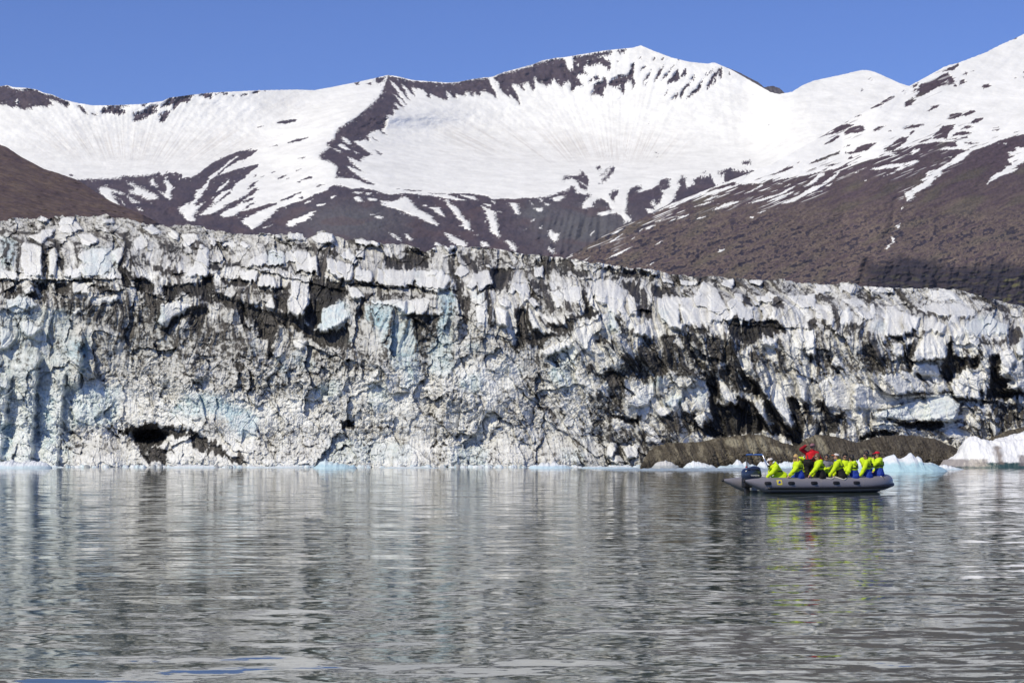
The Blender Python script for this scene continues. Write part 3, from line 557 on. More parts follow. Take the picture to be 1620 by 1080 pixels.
bl(Cc, [(.9, [260,480,380,420,400,560,350,680,300,820,230,950,180,1000,240,820,270,640]), (.5, [0,640,120,680,110,1080,0,1080]), (.6, [180,900,380,700,380,1080,190,1080]), ('l', 40, .8, [480,880,570,880]), ('l', 40, .6, [560,480,620,490]), (.4, [1150,900,1350,900,1300,1080,1150,1080]), ('l', 14, .9, [330,630,400,590]), ('l', 20, .7, [850,600,880,620]), ('l', 14, 1, [80,400,110,290])])
dk(Dd, [(.85, [0,110,230,130,420,160,350,220,200,200,50,180]), (.88, [100,220,240,230,330,330,370,420,350,520,250,500,230,380,150,290]), (.95, [340,250,470,270,530,320,640,320,550,340,350,340]), (1.0, [1070,320,1100,320,1110,420,1075,410]), (.7, [880,290,930,370,910,370]),
 (.82, [1250,390,1350,350,1390,400,1390,450,1290,420]), (1.0, [870,530,990,500,1150,530,1330,510,1350,560,1420,600,1300,640,1200,650,1100,700,980,660,940,600,960,560]), (.85, [610,570,800,570,800,630,650,630]),
 (.72, [280,660,520,620,600,760,820,830,900,840,1050,770,1100,700,950,680,830,660,620,650,520,900,480,960,350,1000,300,1010,0,950,0,900,200,860]), (.78, [420,640,830,640,1100,700,1050,780,880,860,850,960,560,940,430,900]),
 (.75, [1000,770,850,960,760,930,800,1040,980,1080,1120,1080,1180,1000,1060,920,1020,820]), ('l', 80, .82, [110,520,160,640]), (.97, [0,940,140,940,140,1000,30,980]), ('l', 60, .7, [540,200,580,250]), ('l', 24, .8, [600,320,700,250,740,210]), (.5, [580,160,1100,180,1600,250,1620,320,1200,330,900,240,600,250]),
 ('l', 10, .8, [570,480,575,590]), ('l', 30, .8, [940,290,1040,230]), ('l', 60, .7, [1350,720,1360,880]), ('l', 30, .7, [1480,780,1500,860]), ('l', 50, .6, [1160,720,1230,840]), (.9, [1550,520,1620,510,1620,600,1570,590])])
wh(Dd, [[0,210,80,230,130,330,140,460,60,480,0,420], [150,310,210,340,240,480,180,480], [390,350,560,340,565,540,600,560,580,610,470,570,400,470], [560,340,680,350,750,220,800,260,790,540,600,560,580,500], [800,260,860,280,930,420,980,500,960,530,860,520,790,540],
 [940,400,1000,320,1060,320,1070,420,1110,430,1140,380,1140,520,1040,540,980,500], [1200,660,1330,670,1290,730,1210,720], [550,630,600,720,590,750,510,690], [1150,340,1270,310,1340,340,1250,380,1170,380], [1390,330,1620,320,1620,430,1500,420],
 [560,210,700,220,690,250,570,250], [420,190,520,230,540,250,430,230], [900,210,1000,200,980,280,890,260], [1110,210,1210,210,1220,260,1110,240], [340,130,400,140,390,170,340,165], [0,80,110,100,110,120,0,108], [220,120,350,115,300,135], [20,500,100,560,120,630,40,600], [200,560,320,560,330,650,220,640], [720,900,770,900,750,940], [1040,780,1100,820,1120,920,1060,920,1030,850], [1440,700,1500,690,1480,820,1430,800], [1530,600,1620,600,1620,800,1540,780]])
bl(Dd, [(.6, [0,420,60,480,120,620,0,600]), (.5, [390,450,480,440,470,560]), ('l', 40, .8, [350,1020,420,980])])
dk(E, [(.8, [0,390,130,400,330,400,400,430,300,470,200,470,100,450]), ('l', 60, .85, [650,160,700,240,740,300]), ('l', 30, .65, [700,150,850,200]), ('l', 30, .8, [760,320,900,330,1000,370]), (.85, [1030,130,1180,170,1340,200,1520,290,1430,270,1200,200]), ('l', 16, .8, [980,235,1150,250]),
 ('l', 30, .85, [1000,380,1070,340]), (.78, [400,560,480,520,480,640,560,660,580,740,520,800,460,780,400,700,300,640]), (.9, [700,550,800,540,760,650,730,800,690,700]), ('l', 20, .85, [560,490,700,540]), ('l', 50, .82, [680,400,700,500,820,480]), (.9, [540,500,600,530,550,600,520,570]),
 (.98, [1030,520,1070,520,1080,650,1250,670,1280,760,1240,760,1180,740,1100,800,1050,830,1040,900,990,830,970,760,1020,680]), ('l', 40, .9, [1280,600,1260,700]), (1.0, [1370,620,1440,640,1430,820,1520,820,1480,900,1620,920,1620,960,1500,990,1300,970,1330,940,1370,860,1340,780]),
 (.9, [1500,430,1580,440,1620,500,1560,590,1500,560]), (.85, [1130,600,1200,590,1190,650]), ('l', 20, .8, [1100,380,1230,360]), ('l', 14, .97, [750,700,1000,690]), ('l', 14, .9, [0,830,80,800,180,770,280,780]), ('l', 14, .95, [640,960,760,960,960,940,1060,940]), ('l', 20, .95, [1100,990,1400,1000]),
 ('l', 40, .8, [150,300,180,400]), ('l', 20, .8, [30,680,20,800]), ('l', 20, .7, [440,780,340,640]), ('l', 25, .75, [200,620,300,760]), (.42, [0,460,700,500,700,800,0,780]), ('l', 26, .8, [0,205,150,205]), ('l', 40, .75, [330,180,400,220,560,180]), ('l', 12, .85, [290,310,380,380,470,360]), ('l', 26, .8, [1480,380,1530,400]), ('l', 50, .7, [1280,540,1500,560]),
 ('l', 12, .8, [340,840,420,940,510,1060]), (.85, [0,1000,60,1000,80,1080,20,1080]), ('l', 40, .85, [790,800,870,880]), ('l', 18, .9, [1300,880,1290,970]), ('l', 30, .8, [1330,300,1400,280,1500,320])])
wh(E, [[170,310,260,270,300,360,260,390,190,400], [310,300,380,300,460,350,390,380], [500,320,640,290,740,320,820,360,780,440,660,500,540,490,560,400], [840,360,910,350,980,400,1020,420,990,490,900,460,840,460],
 [1160,400,1230,360,1300,380,1310,490,1170,480], [1310,380,1350,330,1400,370,1410,480,1310,490], [1410,380,1500,430,1500,485,1415,485], [1000,400,1090,330,1120,400], [770,620,840,500,880,470,890,680,770,690], [890,470,940,470,950,680,890,680], [950,480,1000,530,1020,620,1020,680,950,680],
 [750,720,950,710,970,800,880,810,750,780], [1060,830,1110,830,1140,770,1180,740,1230,780,1190,990,1080,960,1050,890], [1230,780,1300,760,1340,800,1330,840,1270,850,1280,980,1190,990], [1290,860,1350,880,1350,920,1300,930],
 [880,140,1050,150,1120,210,900,230], [900,240,1120,240,1230,290,1250,340,1130,350,1000,340,900,320,780,300], [480,800,700,770,870,870,860,930,640,950,560,880], [940,870,1000,860,1040,930,950,930], [80,820,250,800,300,850,280,1060,80,1060,70,920], [300,860,440,900,600,980,640,1020,540,1060,300,1060],
 [1430,630,1520,600,1560,680,1500,800,1440,800], [1560,560,1620,520,1620,650,1570,660], [1560,680,1620,680,1620,800,1540,790], [1470,930,1540,870,1620,830,1620,900], [0,240,100,260,130,300,0,300], [0,310,100,310,110,380,0,370], [180,210,330,200,400,250,300,270], [550,260,610,260,640,290,560,310],
 [0,90,100,110,130,150,0,180], [200,90,250,80,330,110,300,160,180,150], [350,100,480,110,640,130,600,160,400,150], [130,680,160,640,210,700,220,740,130,740], [420,250,460,250,460,330,410,320], [600,540,680,560,690,660,600,640], [1180,510,1270,510,1270,580,1200,560], [1570,420,1620,390,1620,480], [1090,450,1150,420,1150,500,1060,500]])
bl(E, [(.6, [440,400,540,400,540,460,460,460]), (.8, [390,550,480,520,470,600]), (.4, [1550,560,1620,520,1620,700]), (.4, [1160,400,1350,330,1500,430,1500,485,1170,480])])
bl(LA, [(.42, [-1200,-200,570,-200,560,1000,-1200,1000]), (.8, [320,430,410,430,400,880,340,880,310,700]), (.85, [490,130,690,20,680,250,620,370,600,200]), (.8, [0,650,110,700,70,960,0,980]), (.6, [570,380,950,400,900,700,570,720]), (.7, [1300,600,1450,450,1620,450,1620,620,1500,640]), (.5, [240,180,340,150,340,320,230,300]), (.5, [0,0,130,0,130,100,0,140])])  # strongest blues: shade beside the fins put into the ice colour
dk(LA, [(1.0, [780,700,960,740,1100,700,1200,680,1300,700,1300,780,1250,860,1140,860,1030,780,900,760]), (.97, [1300,700,1450,720,1440,800,1300,790]), (.92, [1020,780,1140,860,1300,880,1400,860,1350,910,1250,900,1200,990,1130,1000,1080,900]), (.93, [1190,880,1300,900,1300,1000,1200,1000]),  # first polygon: the cave's inner shade, painted through the dirt mask
 (.92, [1450,700,1620,800,1620,920,1500,900,1460,800]), ('l', 40, .5, [540,750,560,1000]), ('l', 8, .8, [680,900,960,790]), ('l', 8, .8, [750,700,860,880]), ('l', 10, .8, [540,360,560,600,500,720]), (.5, [700,0,1620,0,1620,350,1100,330,760,300]), ('l', 20, .8, [400,80,480,40]), ('l', 16, .8, [180,100,130,170,200,290]),
 ('l', 10, .7, [160,480,350,390]), ('l', 12, .7, [110,740,230,700,300,720]), (.6, [560,760,1020,800,1020,900,700,960,560,900]), ('l', 26, .9, [770,320,810,370]), ('l', 26, .85, [850,290,860,270]), ('l', 20, .7, [1370,260,1380,420])])
dk(LB, [(.95, [0,820,150,850,190,930,310,930,360,1010,280,1000,150,950,0,920]), ('l', 20, .95, [870,630,970,690]), ('l', 20, .95, [990,660,1030,690]), (.88, [1060,655,1200,655,1180,720,1120,740,1080,700]), ('l', 10, .9, [1220,650,1270,720]), ('l', 14, .9, [1260,590,1400,640,1420,670]), ('l', 14, .9, [1470,600,1620,670]),
 ('l', 16, .8, [650,720,780,780]), ('l', 8, .85, [860,740,940,800]), ('l', 60, .85, [260,220,300,260]), ('l', 30, .8, [380,200,480,230,560,100]), ('l', 80, .62, [1100,100,1160,340]), ('l', 14, .9, [1140,370,1200,340]), ('l', 16, .9, [1390,290,1440,320]), ('l', 12, .8, [1370,120,1500,300]), ('l', 8, .75, [1070,340,1080,500]),
 ('l', 8, .7, [1450,350,1450,600]), ('l', 10, .8, [200,420,240,330]), ('l', 8, .7, [1380,700,1390,790]), ('l', 14, .85, [1150,980,1240,940]), (.55, [0,150,400,300,1000,100,1500,150,1300,300,600,500,0,450]), (.45, [860,500,1250,500,1250,640,860,640]), (.5, [0,650,200,650,170,800,0,800]), ('l', 10, .8, [420,90,430,160]), (.42, [400,700,1600,700,1600,960,400,960])])
bl(LB, [(.85, [0,450,120,470,420,620,440,740,300,800,170,640,0,560]), (.5, [890,400,1080,340,1080,470,890,500]), (.5, [1290,380,1440,400,1450,590,1310,570]), (.75, [1360,0,1620,0,1620,280,1500,260,1440,120]), ('l', 60, .6, [600,200,660,300]), ('l', 80, .5, [720,180,840,230]), (.4, [1000,800,1620,850,1620,980,900,980])])
dk(LC, [('l', 14, .9, [0,610,80,640,150,690]), ('l', 22, .95, [160,550,240,590,290,640]), ('l', 12, .9, [310,500,320,620]), ('l', 8, .85, [140,620,200,660]), ('l', 10, .9, [330,260,400,265]), ('l', 6, .8, [230,310,360,350]), ('l', 12, .85, [590,370,620,290]), ('l', 22, .93, [1000,500,1140,550,1180,600]), ('l', 10, .85, [840,600,960,690]),
 ('l', 6, .8, [960,580,1110,670]), ('l', 10, .85, [1120,300,1250,380,1330,410]), ('l', 12, .9, [1340,240,1410,290]), ('l', 16, .85, [1240,40,1480,230,1620,300]), ('l', 10, .85, [1160,130,1290,210]), ('l', 12, .85, [1250,490,1400,350]), ('l', 26, .95, [1400,200,1500,260,1620,290]), ('l', 24, .9, [1330,570,1390,640,1370,720]),
 (.95, [1480,600,1560,600,1550,640,1490,630]), ('l', 20, .95, [1440,720,1540,720,1530,760]), ('l', 24, .88, [1210,520,1250,590]), ('l', 60, .78, [1570,250,1620,450]), ('l', 12, .85, [1460,370,1500,300,1560,260]), ('l', 14, .9, [640,820,740,860]), ('l', 30, .9, [660,940,700,950]), ('l', 26, .88, [190,830,260,800]), ('l', 50, .58, [170,0,140,340]),
 ('l', 8, .75, [380,0,385,250]), (.55, [900,150,1140,60,1120,330,1060,380,900,370]), ('l', 6, .85, [950,280,1000,250,1050,290,1050,360]), ('l', 16, .8, [280,830,420,760]), ('l', 6, .9, [350,960,370,830]), (.85, [870,0,1000,0,900,60,850,100]), (.48, [700,350,1250,400,1200,700,700,720]), (.42, [100,380,500,400,500,760,0,760]), (.6, [100,860,340,860,330,960,120,960]),
 (.45, [400,700,1620,700,1620,960,400,960]), (.7, [1420,400,1620,420,1620,760,1440,740]), ('l', 10, .85, [560,570,580,590]), ('l', 8, .8, [900,0,760,120])])
bl(LC, [(.6, [0,0,110,0,100,350,0,350]), (.6, [200,0,380,0,380,250,200,250]), (.6, [1150,80,1330,300,1300,390,1120,290]), (.6, [420,320,600,230,600,380,480,390]), (.5, [370,820,560,780,650,850,640,960,360,960]), (.4, [1190,830,1400,850,1380,950,1230,920]), ('l', 40, .4, [700,230,900,210]), ('l', 14, 1, [1380,750,1430,755])])
dk(LD, [(.97, [0,240,140,230,140,290,40,290]), (.98, [20,560,270,600,270,640,200,660,60,600]), (.7, [0,300,150,300,140,560,0,520]), (.85, [100,120,400,100,500,250,300,290,180,230]),
 (1.0, [750,230,850,270,880,430,840,480,1000,490,1000,400,1130,480,1230,600,1270,680,1330,640,1360,720,1440,660,1560,720,1440,770,1220,700,1050,740,760,740,780,640,820,600,800,480]), (.88, [640,540,700,640,760,700,700,700,640,640]),
 (.97, [1020,200,1100,300,1180,330,1250,440,1350,560,1420,690,1330,700,1250,560,1200,440,1100,400,1050,330]), (.97, [1400,430,1440,600,1480,700,1550,700,1500,480,1450,420]), ('l', 50, .9, [1540,500,1580,650]), ('l', 20, .9, [330,570,440,610]), ('l', 20, .9, [540,540,600,600]), ('l', 50, .9, [280,760,300,820]), ('l', 20, .9, [80,780,150,940]),
 (.9, [460,780,480,750,560,760,540,790]), (1.0, [1420,760,1530,750,1490,830,1440,800]), (.7, [480,0,1150,0,1000,120,850,150,600,150]), ('l', 60, .6, [1130,100,1400,250]), (.7, [0,420,160,400,140,560,0,560]), (.65, [560,150,800,200,760,300,520,260]), ('l', 12, .85, [420,480,520,320]), (.6, [400,560,640,560,700,720,420,720]),
 (.8, [740,620,1050,600,1050,740,740,750]), ('l', 30, .7, [1130,120,1180,300]), ('l', 10, .9, [1420,210,1560,290]), ('l', 26, .75, [1540,330,1620,300]), ('l', 50, .7, [1560,60,1590,140]), (.55, [0,680,300,700,500,780,260,960,0,960])])
wh(LD, [[820,210,870,260,940,360,1000,480,920,480,860,300], [1030,100,1070,100,1110,230,1090,240,1040,180], [1010,200,1120,400,1060,370,1020,260], [1220,370,1320,290,1400,430,1450,690,1350,570,1280,480], [1140,480,1210,450,1260,640,1210,600], [1470,260,1560,280,1550,480,1500,450],
 [160,480,320,310,380,420,290,510,220,520], [370,530,450,500,510,560,430,600], [570,460,640,480,640,560,600,560], [670,600,780,540,740,690], [290,760,360,730,440,780,330,800], [0,800,70,780,80,860,30,900,0,900], [20,910,100,890,150,930,60,950], [110,820,250,790,240,900,160,900], [640,560,720,400,780,420,760,520], [450,480,500,420,600,430,520,520]])
bl(LD, [(.8, [450,480,500,420,600,430,520,520]), (.6, [670,400,780,370,740,480]), (.4, [220,440,320,400,330,500]), ('l', 26, 1, [515,500,590,440])])
dk(LE, [('l', 60, .92, [60,400,100,490,150,580]), ('l', 60, .88, [100,580,190,480]), (.85, [0,560,120,580,100,630,0,610]), ('l', 40, .7, [220,460,240,640]), (.95, [320,660,420,590,640,590,650,620,560,660,440,650,340,680]), (.97, [580,520,700,520,1000,520,1040,560,900,590,720,580]), ('l', 12, .9, [430,460,640,400,860,320]),
 ('l', 10, .93, [420,450,450,500,700,510]), ('l', 30, .92, [1080,470,1150,400]), ('l', 30, .93, [1240,420,1340,450,1480,600]), ('l', 30, .95, [1370,600,1470,620]), ('l', 20, .9, [1040,690,1070,660]), ('l', 14, .9, [1060,700,1130,720]), ('l', 30, .93, [1110,340,1300,370,1500,420]), (.7, [1350,370,1620,400,1620,560,1480,580,1380,450]),
 ('l', 5, .7, [790,480,1060,320]), ('l', 10, .9, [650,330,970,300]), (.6, [1080,500,1350,500,1400,700,1200,700]), (.5, [700,590,1000,590,1000,680,860,640]), (1.0, [380,640,430,640,420,670,330,690]), (.7, [0,500,100,500,60,620,0,640])])
wh(LE, [[430,460,700,390,860,340,850,510,480,500], [860,340,1050,320,1140,400,1080,520,860,510], [1340,480,1470,600,1400,630,1350,560], [990,600,1080,550,1220,620,1180,660,1030,640], [440,560,600,520,640,560,500,590], [700,570,800,550,930,570,880,590], [1190,470,1240,500,1300,560,1280,580,1200,540]])
bl(LE, [(.5, [430,460,700,390,1050,320,1140,400,1080,520,870,510,480,500]), (.5, [440,560,600,520,640,560,500,590])])


def flow_streaks(H, W, u0, v0, seed, px, length, th):
    """noise smeared along the direction in which the ice has sheared and the silt has washed down"""
    rng = np.random.default_rng(seed)
    n = rng.random((int(H / px) + 3, int(W / px) + 3))
    yy, xx = np.mgrid[0:H, 0:W].astype(np.float64)
    dx, dy = np.sin(th), np.cos(th)
    def smp(a, y, x): 
        y = np.clip(y, 0, a.shape[0] - 1.001); x = np.clip(x, 0, a.shape[1] - 1.001)
        iy = y.astype(int); ix = x.astype(int); fy = y - iy; fx = x - ix; fy = fy * fy * (3 - 2 * fy); fx = fx * fx * (3 - 2 * fx)
        return (a[iy, ix] * (1 - fx) + a[iy, ix + 1] * fx) * (1 - fy) + (a[iy + 1, ix] * (1 - fx) + a[iy + 1, ix + 1] * fx) * fy
    acc = np.zeros((H, W)); tot = 0
    for sg in (1, -1):
        x, y = xx.copy(), yy.copy(); st = max(1.0, length / 10)
        for k in range(10):
            w_ = 1 - (k / 10.0) ** 2
            acc += w_ * smp(n, y / px, x / px); tot += w_
            iy = np.clip(y, 0, H - 1).astype(int); ix = np.clip(x, 0, W - 1).astype(int)
            x = x + sg * st * dx[iy, ix]; y = y + sg * st * dy[iy, ix]
    a = acc / tot; a = (a - a.mean()) / a.std()
    return a
def build_glacier():
    du = .85
    U = np.arange(-230, 1850.1, du); top = curve(GTOP, U)
    # a broken skyline of seracs
    _, _, ci, _, _ = cells(U / 17, U * 0 + .5, 199); _, _, cj, _, _ = cells(U / 6.5, U * 0 + .5, 198)
    jag = -3.8 * (ci - .45) * sstep(1100, 700, U) - 2.2 * (cj - .5) + 1.2 * noise(U / 9, U * 0 + .5, 201) + .5 * noise(U / 2, U * 0 + .1, 203)
    R = 540; s = np.linspace(0, 1, R)[:, None]
    vb = 742.0
    V = vb + (top[None, :] - vb) * s + jag[None, :] * sstep(.955, 1.0, s); UU = np.broadcast_to(U, V.shape).copy()
    H_, W_c = GD.a.shape; vv, uu = np.mgrid[0:H_, 0:W_c].astype(float); uu = uu - 260; vv = vv + 330
    th = .34 * sstep(780, 1000, uu) * sstep(480, 560, vv) + .75 * fbm(uu / 60, vv / 60, 2, 401) + .6 * noise(uu / 22, vv / 24, 402)
    th = blend_(th, 1.82 + .2 * noise(uu / 40, vv / 20, 403), sstep(1375, 1400, uu) * sstep(1535, 1515, uu) * sstep(612, 630, vv) * sstep(690, 672, vv))
    th = blend_(th, 1.15 + .3 * noise(uu / 40, vv / 20, 404), sstep(1020, 1100, uu) * sstep(505, 480, vv) * .75)
    th = blend_(th, 1.4 + .5 * noise(uu / 40, vv / 20, 405), sstep(700, 600, uu) * sstep(392, 380, vv) * .8)
    th = blend_(th, .75 + .4 * noise(uu / 30, vv / 30, 406), np.exp(-((uu - 900) / 90) ** 2 - ((vv - 640) / 50) ** 2))
    th = blend_(th, .55 + .3 * noise(uu / 30, vv / 30, 407), np.exp(-((uu - 870) / 50) ** 2 - ((vv - 510) / 40) ** 2))
    sc_a = flow_streaks(H_, W_c, -260, 330, 1, 3.6, 34, th); sc_b = flow_streaks(H_, W_c, -260, 330, 2, 1.6, 15, th); sc_c = flow_streaks(H_, W_c, -260, 330, 3, 7.0, 60, th)
    S = lambda a, du_=0, dv_=0: sample(a, -260, 330, UU + du_, V + dv_)
    # --- relief, in metres towards the viewer
    X, Z = UU / 16.2, V / 16.2                     # about one metre per unit
    wx = X + .8 * fbm(X / 2.5, Z / 2.5, 4, 210, gain=.6); wz = Z + .8 * fbm(X / 2.5, Z / 2.5, 4, 211, gain=.6)
    right = sstep(780, 1050, UU); upper = sstep(560, 520, V); rub = (1 - right) * sstep(540, 600, V)
    crest_ = sstep(34, 14, V - top[None, :])
    shx = .42 * right * np.maximum(0, Z - 33.5)    # on the right the fins lean over to the right going down
    f1, f2, cid, ox, oy = cells((wx - shx) / 3.4, wz / 4.2, 220)
    R_ = lambda c, k: h2((c * 99999).astype(int), (c * 0).astype(int), k) - .5
    rel = .8 * (cid - .5) + 1.5 * R_(cid, 5) * ox + 1.3 * R_(cid, 6) * oy
    g1, g2, cid2, ox2, oy2 = cells((wx - shx) / 1.35 + 50, wz / (1.5 + 1.0 * right), 230)
    vr = .35 + 1.1 * sstep(-.35, .45, fbm(X / 6, Z / 5, 2, 255))
    rel = rel + vr * (.48 * (cid2 - .5) + 1.5 * R_(cid2, 5) * ox2 + .9 * R_(cid2, 6) * oy2)
    sl_m = np.exp(-((UU - 900) / 190) ** 2 - ((V - 600) / 90) ** 2) + .8 * sstep(1350, 1400, UU) * sstep(560, 600, V) + .6 * sstep(.2, .5, noise(X / 9, Z / 9, 256))
    ra, rb_ = wx * .80 + wz * .60, -wx * .60 + wz * .80                    # oblique joints split the ice into slabs
    e1, e2, cid5, ox5, oy5 = cells(ra / 3.2, rb_ / .9, 257); rel = rel + np.clip(sl_m, 0, 1) * (.45 * (cid5 - .5) + .9 * R_(cid5, 5) * oy5)
    k1, k2, cid3, ox3, oy3 = cells(wx / .46 + 90, wz / .42, 240)
    rough = .42 + .65 * rub + .3 * crest_
    rel = rel + rough * vr * (.22 * (cid3 - .5) + .5 * R_(cid3, 5) * ox3 + .3 * R_(cid3, 6) * oy3)
    rel = rel + (.55 + .6 * rub) * vr * .22 * fbm(X / .55, Z / .5, 4, 247, gain=.62, ridged=True) + .8 * fbm(X / 5, Z / 4, 3, 250) + 1.9 * noise(X / 11, Z / 16, 251)
    # fins and flutes along the flow
    A_, B_, Cq = S(sc_a), S(sc_b), S(sc_c)
    fl = (1 - .8 * S(blur((GW.a > 0).astype(float), 2)))
    rel = rel + (.05 + .09 * np.maximum(right, .3 * upper)) * A_ * (1 - .8 * rub) * fl + .25 * Cq * (.3 + .7 * right) * (1 - rub) + .03 * B_ * fl
    # --- what was read off the photograph
    wu = 4.2 * fbm(UU / 14, V / 14, 3, 260) + 2.4 * fbm(UU / 4, V / 4, 3, 262); wv = 4.2 * fbm(UU / 14, V / 14, 3, 261) + 2.4 * fbm(UU / 4, V / 4, 3, 263)
    D0 = GD.a.astype(float); D0 = np.where(D0 > .965, D0, D0 * .90)
    thg = S(th); P = sample(blur(D0, 1), -260, 330, UU + wu + np.sin(thg) * 3.4 * A_, V + wv + np.cos(thg) * 3.4 * A_)
    acc = np.zeros_like(D0)
    for r in range(1, D0.shape[0]): acc[r] = np.maximum(acc[r - 1] * .955, D0[r] * .9)
    W0 = GW.a; Wm = (W0 > 0).astype(float)
    wu2 = 2.4 * fbm(UU / 10, V / 10, 4, 264, gain=.6); wv2 = 2.4 * fbm(UU / 10, V / 10, 4, 265, gain=.6)
    wu2 = wu2 + np.sin(thg) * 1.5 * A_; wv2 = wv2 + np.cos(thg) * 1.5 * A_; Wa = sample(blur(Wm, 1), -260, 330, UU + wu2, V + wv2)
    ids = W0.astype(int); hx = h2(ids, ids * 0, 7); hy = h2(ids, ids * 0, 8); hz = h2(ids, ids * 0, 9)
    n = ids.max() + 1; cnt = np.bincount(ids.ravel(), minlength=n).astype(float) + 1e-6
    cu = np.bincount(ids.ravel(), uu.ravel(), minlength=n) / cnt; cv = np.bincount(ids.ravel(), vv.ravel(), minlength=n) / cnt
    blockrel = Wm * (.25 + .45 * hz + (hx - .5) * .045 * (uu - cu[ids]) - (hy - .75) * .045 * (vv - cv[ids]))
    Br = sample(blur(blockrel, 1), -260, 330, UU + wu2, V + wv2)
    W = sstep(.35, .75, Wa)
    Pw = sample(blur(D0, 3), -260, 330, UU + wu * .7, V + wv * .7)
    rel = rel * (1 - .50 * W) + Br * 1.2 - .9 * sstep(.5, 1.0, Pw)
    shelf = lambda u0, v0, u1, v1, h, L: h * .42 * sstep(u0 - 25, u0 + 25, UU) * sstep(u1 + 25, u1 - 25, UU) * np.where(V + wv < v0 + (v1 - v0) * (UU - u0) / (u1 - u0), np.exp((V + wv - (v0 + (v1 - v0) * (UU - u0) / (u1 - u0))) / L), 0)
    rel = rel + shelf(-230, 444, 190, 441, 1.6, 50) + shelf(380, 420, 545, 460, 1.5, 45) + shelf(545, 448, 720, 458, 1.4, 40) + shelf(640, 498, 700, 498, 1.0, 30) + shelf(1150, 512, 1290, 520, 1.0, 40) \
        + shelf(1435, 572, 1495, 571, 1.3, 30) + shelf(1400, 672, 1510, 664, 1.6, 30) + shelf(1515, 630, 1640, 640, 1.2, 30) + shelf(-230, 665, 40, 672, .9, 40)
    cave = np.exp(-(((UU + wu - 238) / 26) ** 2 + ((V + wv - 690) / 10) ** 2) ** 2); rel = rel - 5.5 * cave
    for (u0, v0, u1, v1, wd, h) in ((58, 560, 44, 742, 14, 2.4), (100, 590, 88, 742, 12, 1.5), (10, 600, -4, 742, 18, 2.2), (128, 530, 122, 604, 13, 1.9), (-60, 560, -70, 742, 30, 2.5), (-130, 500, -140, 742, 30, 2.5), (150, 640, 180, 742, 40, .8)):
        c = u0 + (u1 - u0) * (V - v0) / (v1 - v0) + 5 * noise(V / 16, V * 0 + u0, 299) + 2.5 * fbm(UU / 9, V / 9, 3, 298); d = UU - c
        rel = rel + h * np.where(d < 0, np.exp(-(d / (wd * 2.0)) ** 2), np.exp(-(d / (wd * .35)) ** 2)) * sstep(v0 - 12, v0 + 12, V) * sstep(v1 + 20, v1 - 5, V)
    # --- setback of the face with height
    hgt = (738 - V) / 16.2; full = (738 - top[None, :]) / 16.2; fr = np.clip(hgt / full, 0, 1)
    foot = 3.0 * sstep(.14, 0, fr) * (1 - .6 * right)
    Y = 193.5 + .16 * hgt + 9.5 * sstep(.62, 1.0, fr) ** 1.5 + 1.1 * np.maximum(0, fr - .85) * 18 - foot - rel + 6 * sstep(1300, 1850, UU) + 2.5 * np.cos(UU / 260)
    dx, t = ray(UU, V)
    Pn = np.stack([dx * Y, Y, CAM[2] + t * Y], -1)
    # --- dirt and ice colour, with cave and fin shade painted in
    mo = fbm(UU / 8 + .6 * A_ * .3, V / 7, 5, 272, gain=.6); fi = fbm(UU / 2.6, V / 2.4, 3, 273)
    wst = np.clip(.2 + .45 * right + .25 * upper - .4 * crest_ + .3 * noise(UU / 50, V / 40, 274), 0, 1) * (1 - .75 * rub)
    nz = wst * (.42 * A_ + .26 * B_ + .18 * Cq) + (1 - wst) * (1.25 * mo + .12 * A_) + (.35 + .35 * right) * mo + (.40 + .22 * right) * fi
    crack = np.maximum(sstep(.07, .0, f2 - f1) * .6 * (1 - W), sstep(.08, .0, g2 - g1) * .7 * (1 - .8 * W))
    crack = np.maximum(crack, sstep(.05, 0, e2 - e1) * .8 * np.clip(sl_m, 0, 1) * (1 - .6 * W)); crack = crack * (.4 + .6 * sstep(-.2, .3, mo)) 
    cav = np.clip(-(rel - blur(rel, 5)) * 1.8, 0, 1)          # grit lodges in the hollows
    drip = sample(acc, -260, 330, UU + 3 * noise(UU / 2.2, V / 60, 280), V)
    ds = sstep(.25, .8, drip * (.55 + .9 * noise(UU / 1.9, V / 34, 281) + .4 * noise(UU / 4.5, V / 50, 282))) * (1 - crest_) * upper
    edge = np.exp(-((Wa - .42) / .13) ** 2) * sstep(-.3, .3, fbm(UU / 12, V / 12, 3, 275) + .15)
    Pn_ = np.clip(P * (1 - .80 * W * sstep(.97, .6, P)) + .06 * (1 - W) + .03, 0, 1) * (1 - .32 * rub * sstep(.85, .55, P))
    nzw = nz * (1 - .55 * W)
    mid = np.clip(4 * Pn_ * (1.15 - Pn_), 0, 1)
    rot = lambda a_: ((UU + 1.2 * wu) * math.cos(a_) + (V + 1.2 * wv) * math.sin(a_), -(UU + 1.2 * wu) * math.sin(a_) + (V + 1.2 * wv) * math.cos(a_))
    def veins(a_, L1, L2, sd_, th_): x_, y_ = rot(a_); return sstep(th_, 1.0, 1 - np.abs(noise(x_ / L1, y_ / L2, sd_)) * 1.0)
    left_ = 1 - right
    vn = np.maximum(veins(rad(38), 46, 13, 501, .93) * (.5 + .5 * left_), veins(rad(-58), 40, 15, 502, .94) * .8); vn = np.maximum(vn, veins(rad(72), 40, 9, 503, .92) * (.3 + .7 * right))
    vn = np.maximum(vn, .8 * veins(rad(20), 15, 6, 504, .93)) * sstep(-.35, .25, fbm(UU / 26, V / 22, 3, 505)) * (1 - .55 * W)
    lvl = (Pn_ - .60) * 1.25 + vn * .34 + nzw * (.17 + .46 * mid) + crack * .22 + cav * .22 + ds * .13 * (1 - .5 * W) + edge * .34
    dirt = sstep(-.13, .27, lvl)
